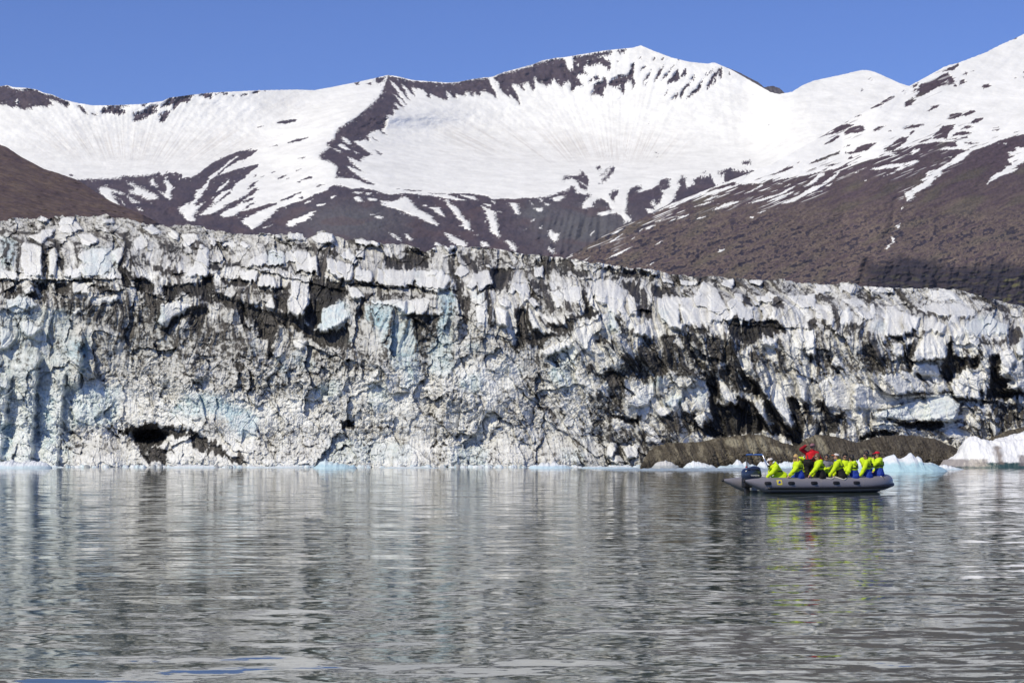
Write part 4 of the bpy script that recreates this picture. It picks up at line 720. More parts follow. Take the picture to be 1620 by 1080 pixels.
    slv = (Pn_ - .45) * 1.1 + nzw * .50 + cav * .8 + crack * .5 + ds * .22 + edge * .3 + vn * .45
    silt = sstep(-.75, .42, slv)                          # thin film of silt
    ic = mix(C3(.90, .90, .865), C3(.78, .755, .69), np.clip(.3 + .5 * fbm(UU / 30, V / 30, 4, 290) + .10 * A_ * (1 - W), 0, 1))
    ic = mix(ic, C3(.24, .225, .195), silt * (.66 - .18 * sstep(600, 690, V) * (1 - right)))
    bs = sample(blur(GB.a.astype(float), 3), -260, 330, UU + wu * 1.6, V + wv * 1.6)
    bn = np.clip(bs * (.75 + .8 * fbm(UU / 9, V / 9, 4, 291) + .12 * A_), 0, 1)
    ic = mix(ic, C3(.44, .645, .71), np.clip(bn, 0, 1) * .60)
    deep = sstep(.5, 1.0, bs) * sstep(-.1, .35, -(rel - blur(rel, 5)) + .1 * B_)
    ic = mix(ic, C3(.20, .42, .54), deep * .5)
    white = sstep(.0, .5, fbm(UU / 14, V / 11, 4, 293)) * (1 - dirt)
    ic = mix(ic, C3(.83, .83, .82), np.clip(white * .36 + .18 * W + .10 * rub, 0, 1) * (1 - .6 * silt))
    dc = mix(C3(.012, .011, .011), C3(.13, .115, .10), np.clip(.30 + .55 * fi + .35 * mo + .20 * A_ + .12 * B_ - .20 * sstep(.9, 1, P), 0, 1) ** 1.4)
    col = mix(ic, dc, np.clip(dirt, 0, .95))
    last = Pn[-1]; lc = col[-1]; back = []; bc = []
    for q, dz in ((1.006, .1), (1.02, .2), (1.06, .0), (1.2, -1.5), (1.8, -4), (3.2, -9)):
        b = last.copy(); b[:, 0] *= q; b[:, 1] *= q; b[:, 2] += dz; back.append(b); bc.append(lc)
    Pn = np.concatenate([Pn, np.stack(back)]); col = np.concatenate([col, np.stack(bc)])
    m = mat('glacier_ice', attr=True, rough=.55, spec=.25, var=(3.0, .10), bump=(5.0, .07, 5))
    o = mesh_obj('glacier', Pn.reshape(-1, 3), grid_faces(*Pn.shape[:2]), m, col=col.reshape(-1, 3), smooth=False)
    return tag(o, kind='structure')
def blend_(a, b, t): return a * (1 - t) + b * t

def build_bank():
    """the dark bank of silt and rock at the foot of the glacier"""
    TOPB = [1010,742, 1018,728, 1027,712, 1045,703, 1060,700, 1086,700, 1110,698, 1133,693, 1156,690, 1184,687, 1205,687, 1224,694, 1245,702, 1262,705, 1275,694, 1290,687, 1300,688, 1322,690, 1355,700, 1375,694, 1390,690, 1420,688, 1440,688, 1455,690,
            1480,694, 1500,703, 1512,708, 1522,712, 1540,705, 1560,696, 1590,682, 1630,672, 1700,668, 1850,668]
    U = np.arange(1004, 1850, .8); top = curve(TOPB, U) + 1.4 * noise(U / 9, U * 0, 301) + .4 * noise(U / 3, U * 0, 302)
    R = 110; s = np.linspace(0, 1, R)[:, None]; V = 741 + (top[None, :] - 741) * s; UU = np.broadcast_to(U, V.shape).copy()
    q = (UU - 1150) - (V - 700) * .5
    _, _, cb_, _, _ = cells(UU / 7, V / 6, 309); _, _, cb2, _, _ = cells(UU / 2.6, V / 2.4, 308)
    rel = .18 * (cb_ - .5) + .10 * (cb2 - .5) + 1.1 * noise(UU / 48, V / 60, 303) + .45 * noise(q / 9, V / 60, 304) + .30 * fbm(q / 5, V / 14, 3, 305, ridged=True) + .18 * fbm(UU / 6, V / 5, 4, 307, gain=.6) + .12 * fbm(UU / 3, V / 3, 3, 306)
    for (c, w_, h) in ((1128, 4, .8), (1145, 3, .6), (1182, 3, .7), (1198, 3, .6), (1262, 9, 1.6), (1380, 5, .7), (1375, 14, .6)):
        rel = rel - h * np.exp(-(((UU - c) - (V - 700) * .35) / w_) ** 2)
    h = (738 - V) / 16.5
    fr = np.clip((741 - V) / (741 - top[None, :]), 0, 1)
    Y = 184.5 + 1.0 * h + 4.5 * fr ** 3 - rel
    dx, t = ray(UU, V)
    Pn = np.stack([dx * Y, Y, CAM[2] + t * Y], -1)
    n = fbm(q / 14, V / 20, 4, 310); n2 = fbm(UU / 3.5, V / 3, 3, 311)
    col = mix(np.broadcast_to(C3(.105, .090, .068), UU.shape + (3,)), C3(.25, .22, .16), sstep(-.1, .6, n + .25 * n2))
    for (u0, v0, a, b) in ((1188, 704, 9, 12), (1207, 703, 6, 11), (1160, 700, 12, 7), (1228, 712, 9, 6), (1370, 714, 10, 5), (1300, 705, 7, 14)):
        e = sstep(1.2, .8, np.hypot((UU - u0 - (V - v0) * .35) / a, (V - v0) / b) + .4 * n2); col = mix(col, C3(.31, .28, .205), e * .85)
    dk_ = sstep(1285, 1340, UU) * sstep(1540, 1500, UU) * .55; col = mix(col, C3(.075, .064, .055), dk_)
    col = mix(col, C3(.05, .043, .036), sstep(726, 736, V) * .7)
    col = mix(col, C3(.035, .030, .026), sstep(.25, .5, noise(q / 4.5, V / 30, 312)) * .6); col = col * (1 + .45 * n2)[..., None]
    back = []
    for qf, dz in ((1.004, -.2), (1.012, -1.2), (1.03, -6)):
        b = Pn[-1].copy(); b[:, 0] *= qf; b[:, 1] *= qf; b[:, 2] += dz; back.append(b)
    Pn = np.concatenate([Pn, np.stack(back)]); col = np.concatenate([col, np.repeat(col[-1:], 3, 0)])
    o = mesh_obj('rocky_bank', Pn.reshape(-1, 3), grid_faces(*Pn.shape[:2]), mat('silt_rock', attr=True, rough=.9, spec=.1, var=(6.0, .18), bump=(7.0, .12, 5)), col=col.reshape(-1, 3), smooth=False)
    return tag(o, kind='structure')

# ------------------------------------------------------------------ ice afloat
def build_ice(name, label, u0, u1, vw, prof, thick, colors, seed, rough_amp=.12, group=None, cat='iceberg', step=.6, flat=2.0, dark=None, mt=None):
    """a solid piece of drifting ice: prof gives its crest, thick its depth; closed below the waterline"""
    D = CAM[2] / (-ray(0, vw)[1])                      # distance of its near edge on the water
    Yc = D + thick * .5
    k = FPX / Yc
    U = np.arange(u0, u1 + .01, step); crest = np.maximum(0, (vw - curve(prof, U))) * Yc / FPX - .02
    n = max(10, int(thick * k / step / 2.2)); n = min(n, 80)
    tt = np.sin(np.linspace(-math.pi / 2, math.pi / 2, n))
    X = np.broadcast_to(((U - 810) / FPX * Yc)[None, :], (n, len(U))); Tt = np.broadcast_to(tt[:, None], X.shape)
    e = np.clip((U - u0) / (u1 - u0), 0, 1); wid = thick * .5 * np.maximum(.05, np.minimum(1, np.sqrt(np.sin(np.pi * e) * 1.3)))
    Yy = Yc + Tt * wid[None, :]
    side = np.clip(1 - np.abs(Tt) ** flat, 0, 1)
    lump = fbm(X / (thick * .35) + seed, Yy / (thick * .35), 4, seed, ridged=True)
    small = fbm(X / .5, Yy / .5, 4, seed + 3); f1, f2, cid, _, _ = cells(X / .8 + seed, Yy / .8, seed + 5)
    crest = crest * (1 + .13 * noise(U / 3.1, U * 0 + seed, seed) + .4 * noise(U / 9, U * 0 + seed, seed + 1)) if rough_amp < .13 and cat == 'ice floe' else crest
    Zz = crest[None, :] * side * (1 + (.22 if flat > 1.7 else .07) * lump) + rough_amp * (small + .5 * (cid - .5) - .4 * f1 + .1) * side ** .3 * np.minimum(1, crest[None, :] * 2 + .15)
    Zz = np.where(np.abs(Tt) > .999, -.35, Zz); Zz[:, 0] = -.35; Zz[:, -1] = -.35
    Zz = np.maximum(Zz, -.35)
    top, low = C3(*colors[0]), C3(*colors[1])
    zz = Zz / max(.2, crest.max())
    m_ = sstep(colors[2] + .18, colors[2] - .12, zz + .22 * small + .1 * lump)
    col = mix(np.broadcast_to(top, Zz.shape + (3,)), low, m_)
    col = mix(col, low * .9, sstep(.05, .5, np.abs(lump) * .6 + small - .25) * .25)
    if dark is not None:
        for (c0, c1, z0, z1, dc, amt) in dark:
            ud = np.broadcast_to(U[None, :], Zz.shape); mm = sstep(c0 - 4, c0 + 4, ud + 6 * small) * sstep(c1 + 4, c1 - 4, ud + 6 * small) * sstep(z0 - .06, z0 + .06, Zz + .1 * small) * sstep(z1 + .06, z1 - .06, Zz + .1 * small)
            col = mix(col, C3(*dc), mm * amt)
    Pn = np.stack([X - X.mean(), Yy - Yc, Zz], -1)
    # close it underneath
    bot = Pn.copy(); bot[..., 2] = -.36
    R_, C_ = Zz.shape; F = np.concatenate([grid_faces(R_, C_), grid_faces(R_, C_)[:, ::-1] + R_ * C_])
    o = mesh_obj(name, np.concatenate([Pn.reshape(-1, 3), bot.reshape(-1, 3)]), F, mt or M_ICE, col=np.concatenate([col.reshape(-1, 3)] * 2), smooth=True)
    o.location = (float(X.mean()), float(Yc), 0)
    return tag(o, label, cat, group)
M_ICE = mat('drift_ice', attr=True, rough=.35, spec=.5, var=(4.0, .06), bump=(6.0, .05, 4))
def build_all_ice():
    W_, Bl = (.84, .86, .87), (.46, .66, .72)
    build_ice('iceberg', 'small pale blue iceberg with two white humps just beyond the bow of the boat', 1380, 1497, 745.5,
              [1376,742, 1384,738, 1392,728, 1400,723, 1408,720, 1413,719.5, 1418,725, 1425,726, 1432,722, 1436,719, 1440,718, 1444,721, 1447,724, 1450,722, 1454,724, 1454,728, 1449,731, 1458,732, 1470,732, 1480,736, 1488,739, 1497,744], 4.6, (W_, Bl, .50), 11, .10, flat=1.6)
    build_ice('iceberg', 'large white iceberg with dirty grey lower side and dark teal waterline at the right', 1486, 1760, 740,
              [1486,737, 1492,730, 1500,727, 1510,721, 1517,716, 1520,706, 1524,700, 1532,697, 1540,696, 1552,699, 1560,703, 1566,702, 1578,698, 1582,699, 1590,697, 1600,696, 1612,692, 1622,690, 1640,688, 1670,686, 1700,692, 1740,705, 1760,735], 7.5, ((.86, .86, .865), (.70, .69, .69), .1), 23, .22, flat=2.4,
              dark=[(1530, 1900, -1, .50, (.035, .075, .078), 1.0), (1400, 1540, -1, .18, (.06, .08, .08), 1.0), (1480, 1548, .15, .8, (.26, .225, .21), .85), (1562, 1572, .3, 2.0, (.17, .13, .11), .85), (1596, 1700, .2, 1.15, (.20, .17, .17), .85)])  # dark teal base: wet ice plus undercut shade put into the colour
    gr = 'floating ice pieces along the foot of the glacier'
    P = lambda name, label, *a, **k: build_ice(name, label, *a, cat='ice floe', group=gr, **k)
    P('ice_floe', 'long flat white ice floe at the left edge of the picture below the blue ice', -60, 84, 740.5, [-60,736, -20,731, 0,730, 20,729, 35,732, 50,729, 60,729, 72,732, 84,738], 3.0, (W_, (.62, .74, .78), .3), 31, .08)
    P('ice_floe', 'thin strip of white ice floating below the dark cave in the glacier', 262, 352, 739.5, [262,739, 280,736, 300,735, 320,735.5, 340,736, 352,739], 2.0, (W_, (.66, .76, .8), .3), 32, .05)
    P('ice_floe', 'clear blue wedge of ice floating left of the middle of the glacier foot', 496, 566, 740.5, [496,739, 503,735, 508,730, 516,729, 524,731, 532,732, 545,735, 560,736, 566,740], 2.0, ((.68, .79, .82), (.48, .65, .72), .5), 33, .08)
    P('ice_floe', 'narrow white ice strip between the cave and the clear blue wedge', 380, 486, 739.5, [380,739, 400,737, 430,737.5, 455,736, 486,739], 1.6, (W_, (.6, .72, .78), .3), 34, .04)
    P('ice_floe', 'low rounded white floe left of where the brown rock bank begins', 836, 906, 740.5, [836,739, 846,735, 860,732, 872,733, 886,734, 896,736, 906,740], 2.2, (W_, (.55, .70, .78), .45), 35, .06)
    P('ice_floe', 'flat white floe in front of the left end of the brown rock bank', 916, 1010, 740.5, [916,740, 940,737, 965,737.5, 990,736.5, 1010,740], 1.6, (W_, (.5, .64, .72), .5), 36, .05)
    P('ice_floe', 'grey white lump of ice resting against the left part of the brown bank', 1030, 1074, 740, [1030,739, 1036,734, 1046,730, 1054,729, 1062,732, 1074,738], 1.8, ((.66, .65, .63), (.40, .42, .42), .4), 37, .12)
    P('ice_floe', 'white jagged floe at the water just left of the boat', 1080, 1132, 740, [1080,739, 1086,734, 1096,730, 1104,731, 1112,733, 1124,735, 1132,739], 1.8, (W_, (.6, .7, .75), .3), 38, .10)
    P('ice_floe', 'white ice seen behind the outboard motor and the steel arch', 1134, 1200, 741, [1134,739, 1146,736, 1156,735, 1166,731, 1172,730, 1180,731, 1184,735, 1192,735, 1200,739], 2.2, (W_, (.55, .66, .72), .5), 39, .10)
    P('ice_floe', 'white ice hump seen behind the hunched passenger at the stern', 1196, 1234, 741.5, [1196,738, 1202,733, 1210,730, 1218,728, 1224,730, 1230,735, 1234,739], 2.2, (W_, (.58, .68, .74), .4), 40, .10)
    P('ice_floe', 'pale ice hump seen behind the long haired passenger', 1228, 1290, 741.5, [1228,738, 1234,732, 1242,731, 1250,731, 1262,732, 1276,735, 1290,739], 2.2, ((.74, .80, .83), (.5, .64, .7), .4), 41, .10)
    P('ice_floe', 'pale floe seen between the passengers near the bow', 1330, 1384, 742, [1330,738, 1338,733, 1346,730, 1356,728, 1364,727, 1376,726, 1384,734], 2.2, ((.76, .80, .83), (.5, .64, .7), .4), 42, .10)
    P('ice_floe', 'bluish grey sheet of slush ice floating along the brown bank', 950, 1300, 743.5, [950,743, 980,741, 1040,740.5, 1120,740, 1200,740, 1260,740.5, 1300,743], 1.6, ((.40, .46, .52), (.33, .40, .46), .5), 43, .03)
    P('ice_floe', 'small flat white floe between the two icebergs', 1478, 1524, 742.5, [1478,740, 1486,736, 1496,735, 1506,738, 1524,742], 1.2, (W_, (.6, .7, .75), .3), 44, .04)
    P('ice_floe', 'thin white strip of ice between the clear blue wedge and the low rounded floe', 600, 700, 740, [600,739.5, 625,737.5, 660,738, 700,739.5], 1.4, (W_, (.6, .7, .75), .3), 45, .03)

def build_brash():
    """crushed ice packed along the foot of the glacier"""
    D = CAM[2] / (-ray(0, 739.4)[1]); X0, X1 = (-90 - 810) / FPX * D, (1020 - 810) / FPX * D
    xs = np.arange(X0, X1, .055); ys = np.linspace(-1.4, 2.2, 34); X, Y = np.meshgrid(xs, ys)
    f1, f2, cid, ox, oy = cells(X / .8, Y / .7, 601); g1, g2, cid2, _, _ = cells(X / .3, Y / .3, 605)
    den = fbm(X / 7, Y / 6, 3, 607) + .28 * Y - .12
    z = (.26 * cid + .10) * sstep(.50, .22, f1) * sstep(-.05, .25, den + .3 * (cid - .5)) + .10 * (cid2 - .3) * sstep(.5, .2, g1) * sstep(-.1, .2, den) - .05
    z = z * sstep(0, .15, (Y + 1.4) / 3.6) - .02; z[0] = z[-1] = -.3; z[:, 0] = z[:, -1] = -.3
    col = mix(np.broadcast_to(C3(.80, .82, .82), X.shape + (3,)), C3(.50, .64, .69), np.clip(cid2 * 1.2 - .4 + sstep(.12, 0, z) * .4, 0, 1))
    col = mix(col, C3(.22, .20, .18), sstep(.8, .95, cid) * .7)
    P = np.stack([X, Y + D, z], -1); R_, C_ = X.shape; bot = P.copy(); bot[..., 2] = -.32
    F = np.concatenate([grid_faces(R_, C_), grid_faces(R_, C_)[:, ::-1] + R_ * C_])
    o = mesh_obj('brash_ice', np.concatenate([P.reshape(-1, 3), bot.reshape(-1, 3)]), F, M_ICE, col=np.concatenate([col.reshape(-1, 3)] * 2), smooth=False)
    return tag(o, kind='stuff')

# ------------------------------------------------------------------ the water
def build_water():
    m = bpy.data.materials.new('lagoon_water'); m.use_nodes = True
    nt = m.node_tree; N = nt.nodes; L = nt.links; b = N['Principled BSDF']
    b.inputs['Base Color'].default_value = (.078, .104, .090, 1); b.inputs['Roughness'].default_value = .035; b.inputs['IOR'].default_value = 1.333
    tc = N.new('ShaderNodeTexCoord')
    def nz(scale, sx, sy, rot, detail, rough, seed):
        mp = N.new('ShaderNodeMapping'); mp.inputs['Scale'].default_value = (sx, sy, 1); mp.inputs['Rotation'].default_value = (0, 0, rot); mp.inputs['Location'].default_value = (seed * 13.7, seed * 7.1, seed * 3.3)
        L.new(tc.outputs['Object'], mp.inputs['Vector'])
        n = N.new('ShaderNodeTexNoise'); n.inputs['Scale'].default_value = scale; n.inputs['Detail'].default_value = detail; n.inputs['Roughness'].default_value = rough
        L.new(mp.outputs[0], n.inputs['Vector'])
        s = N.new('ShaderNodeVectorMath'); s.operation = 'SUBTRACT'; s.inputs[1].default_value = (.5, .5, .5); L.new(n.outputs['Color'], s.inputs[0])
        return s.outputs[0]
    def scl(v, k):
        s = N.new('ShaderNodeVectorMath'); s.operation = 'SCALE'; L.new(v, s.inputs[0])
        if isinstance(k, float): s.inputs['Scale'].default_value = k
        else: L.new(k, s.inputs['Scale'])
        return s.outputs[0]
    def add(a, c):
        s = N.new('ShaderNodeVectorMath'); s.operation = 'ADD'; L.new(a, s.inputs[0]); L.new(c, s.inputs[1]); return s.outputs[0]
    # calm and ruffled patches
    pn = N.new('ShaderNodeTexNoise'); pn.inputs['Scale'].default_value = .12; pn.inputs['Detail'].default_value = 4
    mp = N.new('ShaderNodeMapping'); mp.inputs['Scale'].default_value = (.35, 1, 1); L.new(tc.outputs['Object'], mp.inputs['Vector']); L.new(mp.outputs[0], pn.inputs['Vector'])
    mr = N.new('ShaderNodeMapRange'); mr.inputs['From Min'].default_value = .35; mr.inputs['From Max'].default_value = .65; mr.inputs['To Min'].default_value = .55; mr.inputs['To Max'].default_value = 1.35
    L.new(pn.outputs['Fac'], mr.inputs['Value'])
    a = scl(nz(WAVES[0][0], .5, 1.0, .15, 1, .4, 1), WAVES[0][1]); c = scl(nz(WAVES[1][0], .6, 1, -.2, 3, .5, 2), WAVES[1][1]); d = scl(nz(WAVES[2][0], .5, 1, .1, 3, .55, 3), WAVES[2][1])
    fine = scl(add(a, c), mr.outputs[0]); tot = add(fine, d)
    sp = N.new('ShaderNodeSeparateXYZ'); L.new(tot, sp.inputs[0]); cb = N.new('ShaderNodeCombineXYZ'); L.new(sp.outputs[0], cb.inputs[0]); L.new(sp.outputs[1], cb.inputs[1]); cb.inputs[2].default_value = 1
    nm = N.new('ShaderNodeVectorMath'); nm.operation = 'NORMALIZE'; L.new(cb.outputs[0], nm.inputs[0]); L.new(nm.outputs[0], b.inputs['Normal'])
    xs = np.concatenate([-np.geomspace(9000, 6, 24), np.linspace(-5, 5, 5), np.geomspace(6, 9000, 24)]); ys = np.concatenate([np.linspace(-60, 60, 7), np.geomspace(80, 9000, 24)])
    Xg, Yg = np.meshgrid(xs, ys); Pn = np.stack([Xg, Yg, np.zeros_like(Xg)], -1)
    o = mesh_obj('water', Pn.reshape(-1, 3), grid_faces(*Xg.shape), m); return tag(o, kind='structure')
WAVES = ((2.2, .135), (8.0, .06), (.7, .048))
# ------------------------------------------------------------------ solids by distance field (bodies, clothes)
class Field:
    """a blend of tapered limbs and ovals on a voxel lattice, skinned by surface nets"""
    def __init__(s, lo, hi, h):
        s.h = h; s.lo = np.array(lo, float); n = np.ceil((np.array(hi) - s.lo) / h).astype(int) + 1
        s.f = np.full(n, .06, np.float32); s.n = n
    def _box(s, lo, hi, pad):
        a = np.clip(np.floor((lo - pad - s.lo) / s.h).astype(int), 0, s.n - 1); b = np.clip(np.ceil((hi + pad - s.lo) / s.h).astype(int) + 1, 1, s.n)
        sl = tuple(slice(x, y) for x, y in zip(a, b))
        g = [s.lo[k] + np.arange(a[k], b[k]) * s.h for k in range(3)]
        return sl, np.meshgrid(*g, indexing='ij')
    def _mix(s, sl, d, k):
        o = s.f[sl]
        if k <= 0: s.f[sl] = np.minimum(o, d); return
        hh = np.clip(.5 + .5 * (o - d) / k, 0, 1); s.f[sl] = o * (1 - hh) + d * hh - k * hh * (1 - hh)
    def limb(s, a, b, ra, rb, k=.03, sq=None):
        a = np.array(a, float); b = np.array(b, float); R = max(ra, rb) * (1 if sq is None else max(1, 1 / sq[1]))
        sl, (X, Y, Z) = s._box(np.minimum(a, b), np.maximum(a, b), R + .07)
        d = b - a; L = max(1e-9, d @ d); px, py, pz = X - a[0], Y - a[1], Z - a[2]
        t = np.clip((px * d[0] + py * d[1] + pz * d[2]) / L, 0, 1)
        qx, qy, qz = px - t * d[0], py - t * d[1], pz - t * d[2]
        if sq is not None:                       # flattened along direction sq[0] by factor sq[1] (<1 widens across)
            ax = np.array(sq[0], float); c = qx * ax[0] + qy * ax[1] + qz * ax[2]; e = sq[1] - 1
            qx, qy, qz = qx + e * c * ax[0], qy + e * c * ax[1], qz + e * c * ax[2]
        s._mix(sl, (np.sqrt(qx * qx + qy * qy + qz * qz) - (ra + (rb - ra) * t)).astype(np.float32), k)
    def oval(s, c, axes, rads, k=.02, cut=None):
        c = np.array(c, float); R = max(rads)
        sl, (X, Y, Z) = s._box(c - R, c + R, .07)
        q = [((X - c[0]) * a[0] + (Y - c[1]) * a[1] + (Z - c[2]) * a[2]) for a in axes]
        n = np.sqrt(sum((q[i] / rads[i]) ** 2 for i in range(3))) + 1e-9; g = np.sqrt(sum((q[i] / rads[i] ** 2) ** 2 for i in range(3))) + 1e-9
        d = n * (n - 1) / g
        if cut is not None:
            for (ax, off) in cut: d = np.maximum(d, off - ((X - c[0]) * ax[0] + (Y - c[1]) * ax[1] + (Z - c[2]) * ax[2]))
        s._mix(sl, d.astype(np.float32), k)
    def folds(s, amp, sc, seed):
        r = np.random.default_rng(seed); g = [s.lo[k] + np.arange(s.n[k]) * s.h for k in range(3)]
        X, Y, Z = np.meshgrid(*g, indexing='ij'); a = 0
        for _ in range(5):
            w_ = r.normal(size=3) * sc; a = a + np.sin(X * w_[0] + Y * w_[1] + Z * w_[2] * 1.4 + r.random() * 6)
        s.f += (a * amp / 2.2).astype(np.float32)
    def mesh(s):
        f = s.f; n = f.shape; ins = f < 0
        cs = [(i, j, k) for i in (0, 1) for j in (0, 1) for k in (0, 1)]
        sh = tuple(x - 1 for x in n); cnt = np.zeros(sh, np.int8)
        V = lambda a, c: a[c[0]:c[0] + sh[0], c[1]:c[1] + sh[1], c[2]:c[2] + sh[2]]
        for c in cs: cnt += V(ins, c)
        act = (cnt > 0) & (cnt < 8); idx = np.full(sh, -1, np.int64); ai = np.argwhere(act); idx[act] = np.arange(len(ai))
        acc = np.zeros((len(ai), 3)); num = np.zeros(len(ai))
        for i, c in enumerate(cs):
            for ax in range(3):
                if c[ax]: continue
                e = list(c); e[ax] = 1
                fa = f[ai[:, 0] + c[0], ai[:, 1] + c[1], ai[:, 2] + c[2]]; fb = f[ai[:, 0] + e[0], ai[:, 1] + e[1], ai[:, 2] + e[2]]
                m = (fa < 0) != (fb < 0); t = np.where(m, fa / np.where(m, fa - fb, 1), 0)
                p = np.tile(np.array(c, float), (len(ai), 1)); p[:, ax] = t
                acc += p * m[:, None]; num += m
        P = s.lo + (ai + acc / np.maximum(1, num)[:, None]) * s.h
        Q = []
        for ax in range(3):
            o = [a for a in range(3) if a != ax]
            A = np.moveaxis(f, (ax, o[0], o[1]), (0, 1, 2)) ; I = np.moveaxis(idx, (ax, o[0], o[1]), (0, 1, 2))
            a0 = A[:-1, 1:-1, 1:-1] < 0; a1 = A[1:, 1:-1, 1:-1] < 0
            m = np.argwhere(a0 != a1); fl = a0[m[:, 0], m[:, 1], m[:, 2]]
            i, j, k = m[:, 0], m[:, 1] + 1, m[:, 2] + 1
            q = np.stack([I[i, j - 1, k - 1], I[i, j, k - 1], I[i, j, k], I[i, j - 1, k]], 1)
            flip = fl if ax != 1 else ~fl
            q = np.where(flip[:, None], q, q[:, ::-1]); Q.append(q)
        Q = np.concatenate(Q); Q = Q[(Q >= 0).all(1)]
        return P, Q
    def obj(s, name, m, parent, col=None):
        P, Q = s.mesh(); return mesh_obj(name, P, Q, m, parent)

def unit(v): v = np.array(v, float); return v / max(1e-9, np.linalg.norm(v))
def tube(path, radii, sides=10, closed_ends=True):
    """swept tube through the given points"""
    P = np.array(path, float); R = np.broadcast_to(np.array(radii, float), (len(P),)); V = []; F = []
    up = np.array((0, 0, 1.0))
    for i in range(len(P)):
        d = unit(P[min(i + 1, len(P) - 1)] - P[max(i - 1, 0)])
        if i == 0: n = unit(np.cross(d, up) if abs(d[2]) < .95 else np.cross(d, (1, 0, 0)))
        else: n = unit(n - d * (n @ d))
        b = np.cross(d, n)
        for k in range(sides):
            a = 2 * math.pi * k / sides; V.append(P[i] + R[i] * (math.cos(a) * n + math.sin(a) * b))
    for i in range(len(P) - 1):
        for k in range(sides):
            a = i * sides + k; c = i * sides + (k + 1) % sides; F.append((a, c, c + sides, a + sides))
    if closed_ends: F.append(tuple(range(sides - 1, -1, -1))); F.append(tuple(range((len(P) - 1) * sides, len(P) * sides)))
    return V, F
def join(parts):
    V = []; F = []
    for v, f in parts:
        k = len(V); V.extend(v); F.extend([tuple(i + k for i in q) for q in f])
    return V, F
def spline(pts, n):
    P = np.array(pts, float); out = []
    for i in range(len(P) - 1):
        p0, p1, p2, p3 = P[max(i - 1, 0)], P[i], P[i + 1], P[min(i + 2, len(P) - 1)]
        for k in range(n):
            t = k / n; out.append(.5 * ((2 * p1) + (-p0 + p2) * t + (2 * p0 - 5 * p1 + 4 * p2 - p3) * t * t + (-p0 + 3 * p1 - 3 * p2 + p3) * t ** 3))
    out.append(P[-1]); return np.array(out)
def rbox(cx, cy, cz, sx, sy, sz, bev=.02, seg=2, taper=1.0):
    bm = bmesh.new(); bmesh.ops.create_cube(bm, size=1)
    for v in bm.verts:
        k = taper if v.co.z > 0 else 1
        v.co = Vector((v.co.x * sx * k, v.co.y * sy * k, v.co.z * sz))
    bmesh.ops.bevel(bm, geom=list(bm.edges), offset=bev, segments=seg, affect='EDGES', profile=.5)
    V = [(v.co.x + cx, v.co.y + cy, v.co.z + cz) for v in bm.verts]; bm.verts.index_update(); F = [tuple(v.index for v in f.verts) for f in bm.faces]; bm.free(); return V, F

# ------------------------------------------------------------------ the inflatable boat
BO = np.array((11.70, 76.0)); TH = rad(20); CT, ST = math.cos(TH), math.sin(TH)
def b2w(X, Y, Z=0): return (BO[0] + X * CT - Y * ST, BO[1] + X * ST + Y * CT, Z)
def bx(u, Y):
    """boat X of a point at photo column u on the line at lateral position Y"""
    k = (u - 810) / FPX; return (k * (BO[1] + Y * CT) - BO[0] + Y * ST) / (CT - k * ST)
def bz(u, v, Y):
    X = bx(u, Y); y = BO[1] + X * ST + Y * CT; return CAM[2] + float(ray(u, v)[1]) * y
M_TUBE = mat('grey_hypalon', (.215, .205, .225), .30, var=(9, .06), bump=(14, .006, 3))
M_BLACK = mat('black_rubber', (.012, .011, .012), .5, var=(20, .1))
M_NAVY = mat('navy_cowling', (.022, .032, .065), .22, coat=.6, var=(6, .05))
M_STEEL = mat('steel_tube', (.62, .62, .64), .25, metal=.9, var=(20, .06))
M_BLUE = mat('blue_foam', (.045, .12, .36), .6, var=(20, .1))
M_HULL = mat('hull_paint', (.25, .27, .27), .4, var=(4, .1))
M_ROPE = mat('white_rope', (.62, .58, .50), .8, bump=(90, .004, 2), var=(60, .1))
def tube_path(side):
    s_ = side
    return [(-3.6, .9 * s_, .46, .035), (-3.52, .9 * s_, .455, .065), (-3.3, .9 * s_, .415, .135), (-3.05, .9 * s_, .365, .205), (-2.85, .9 * s_, .33, .255), (-2.6, .9 * s_, .31, .28), (-1.5, .9 * s_, .305, .28), (0, .9 * s_, .305, .28),
            (1.2, .9 * s_, .315, .28), (1.8, .86 * s_, .335, .28), (2.25, .74 * s_, .36, .275), (2.58, .51 * s_, .395, .27), (2.75, .25 * s_, .42, .262)]
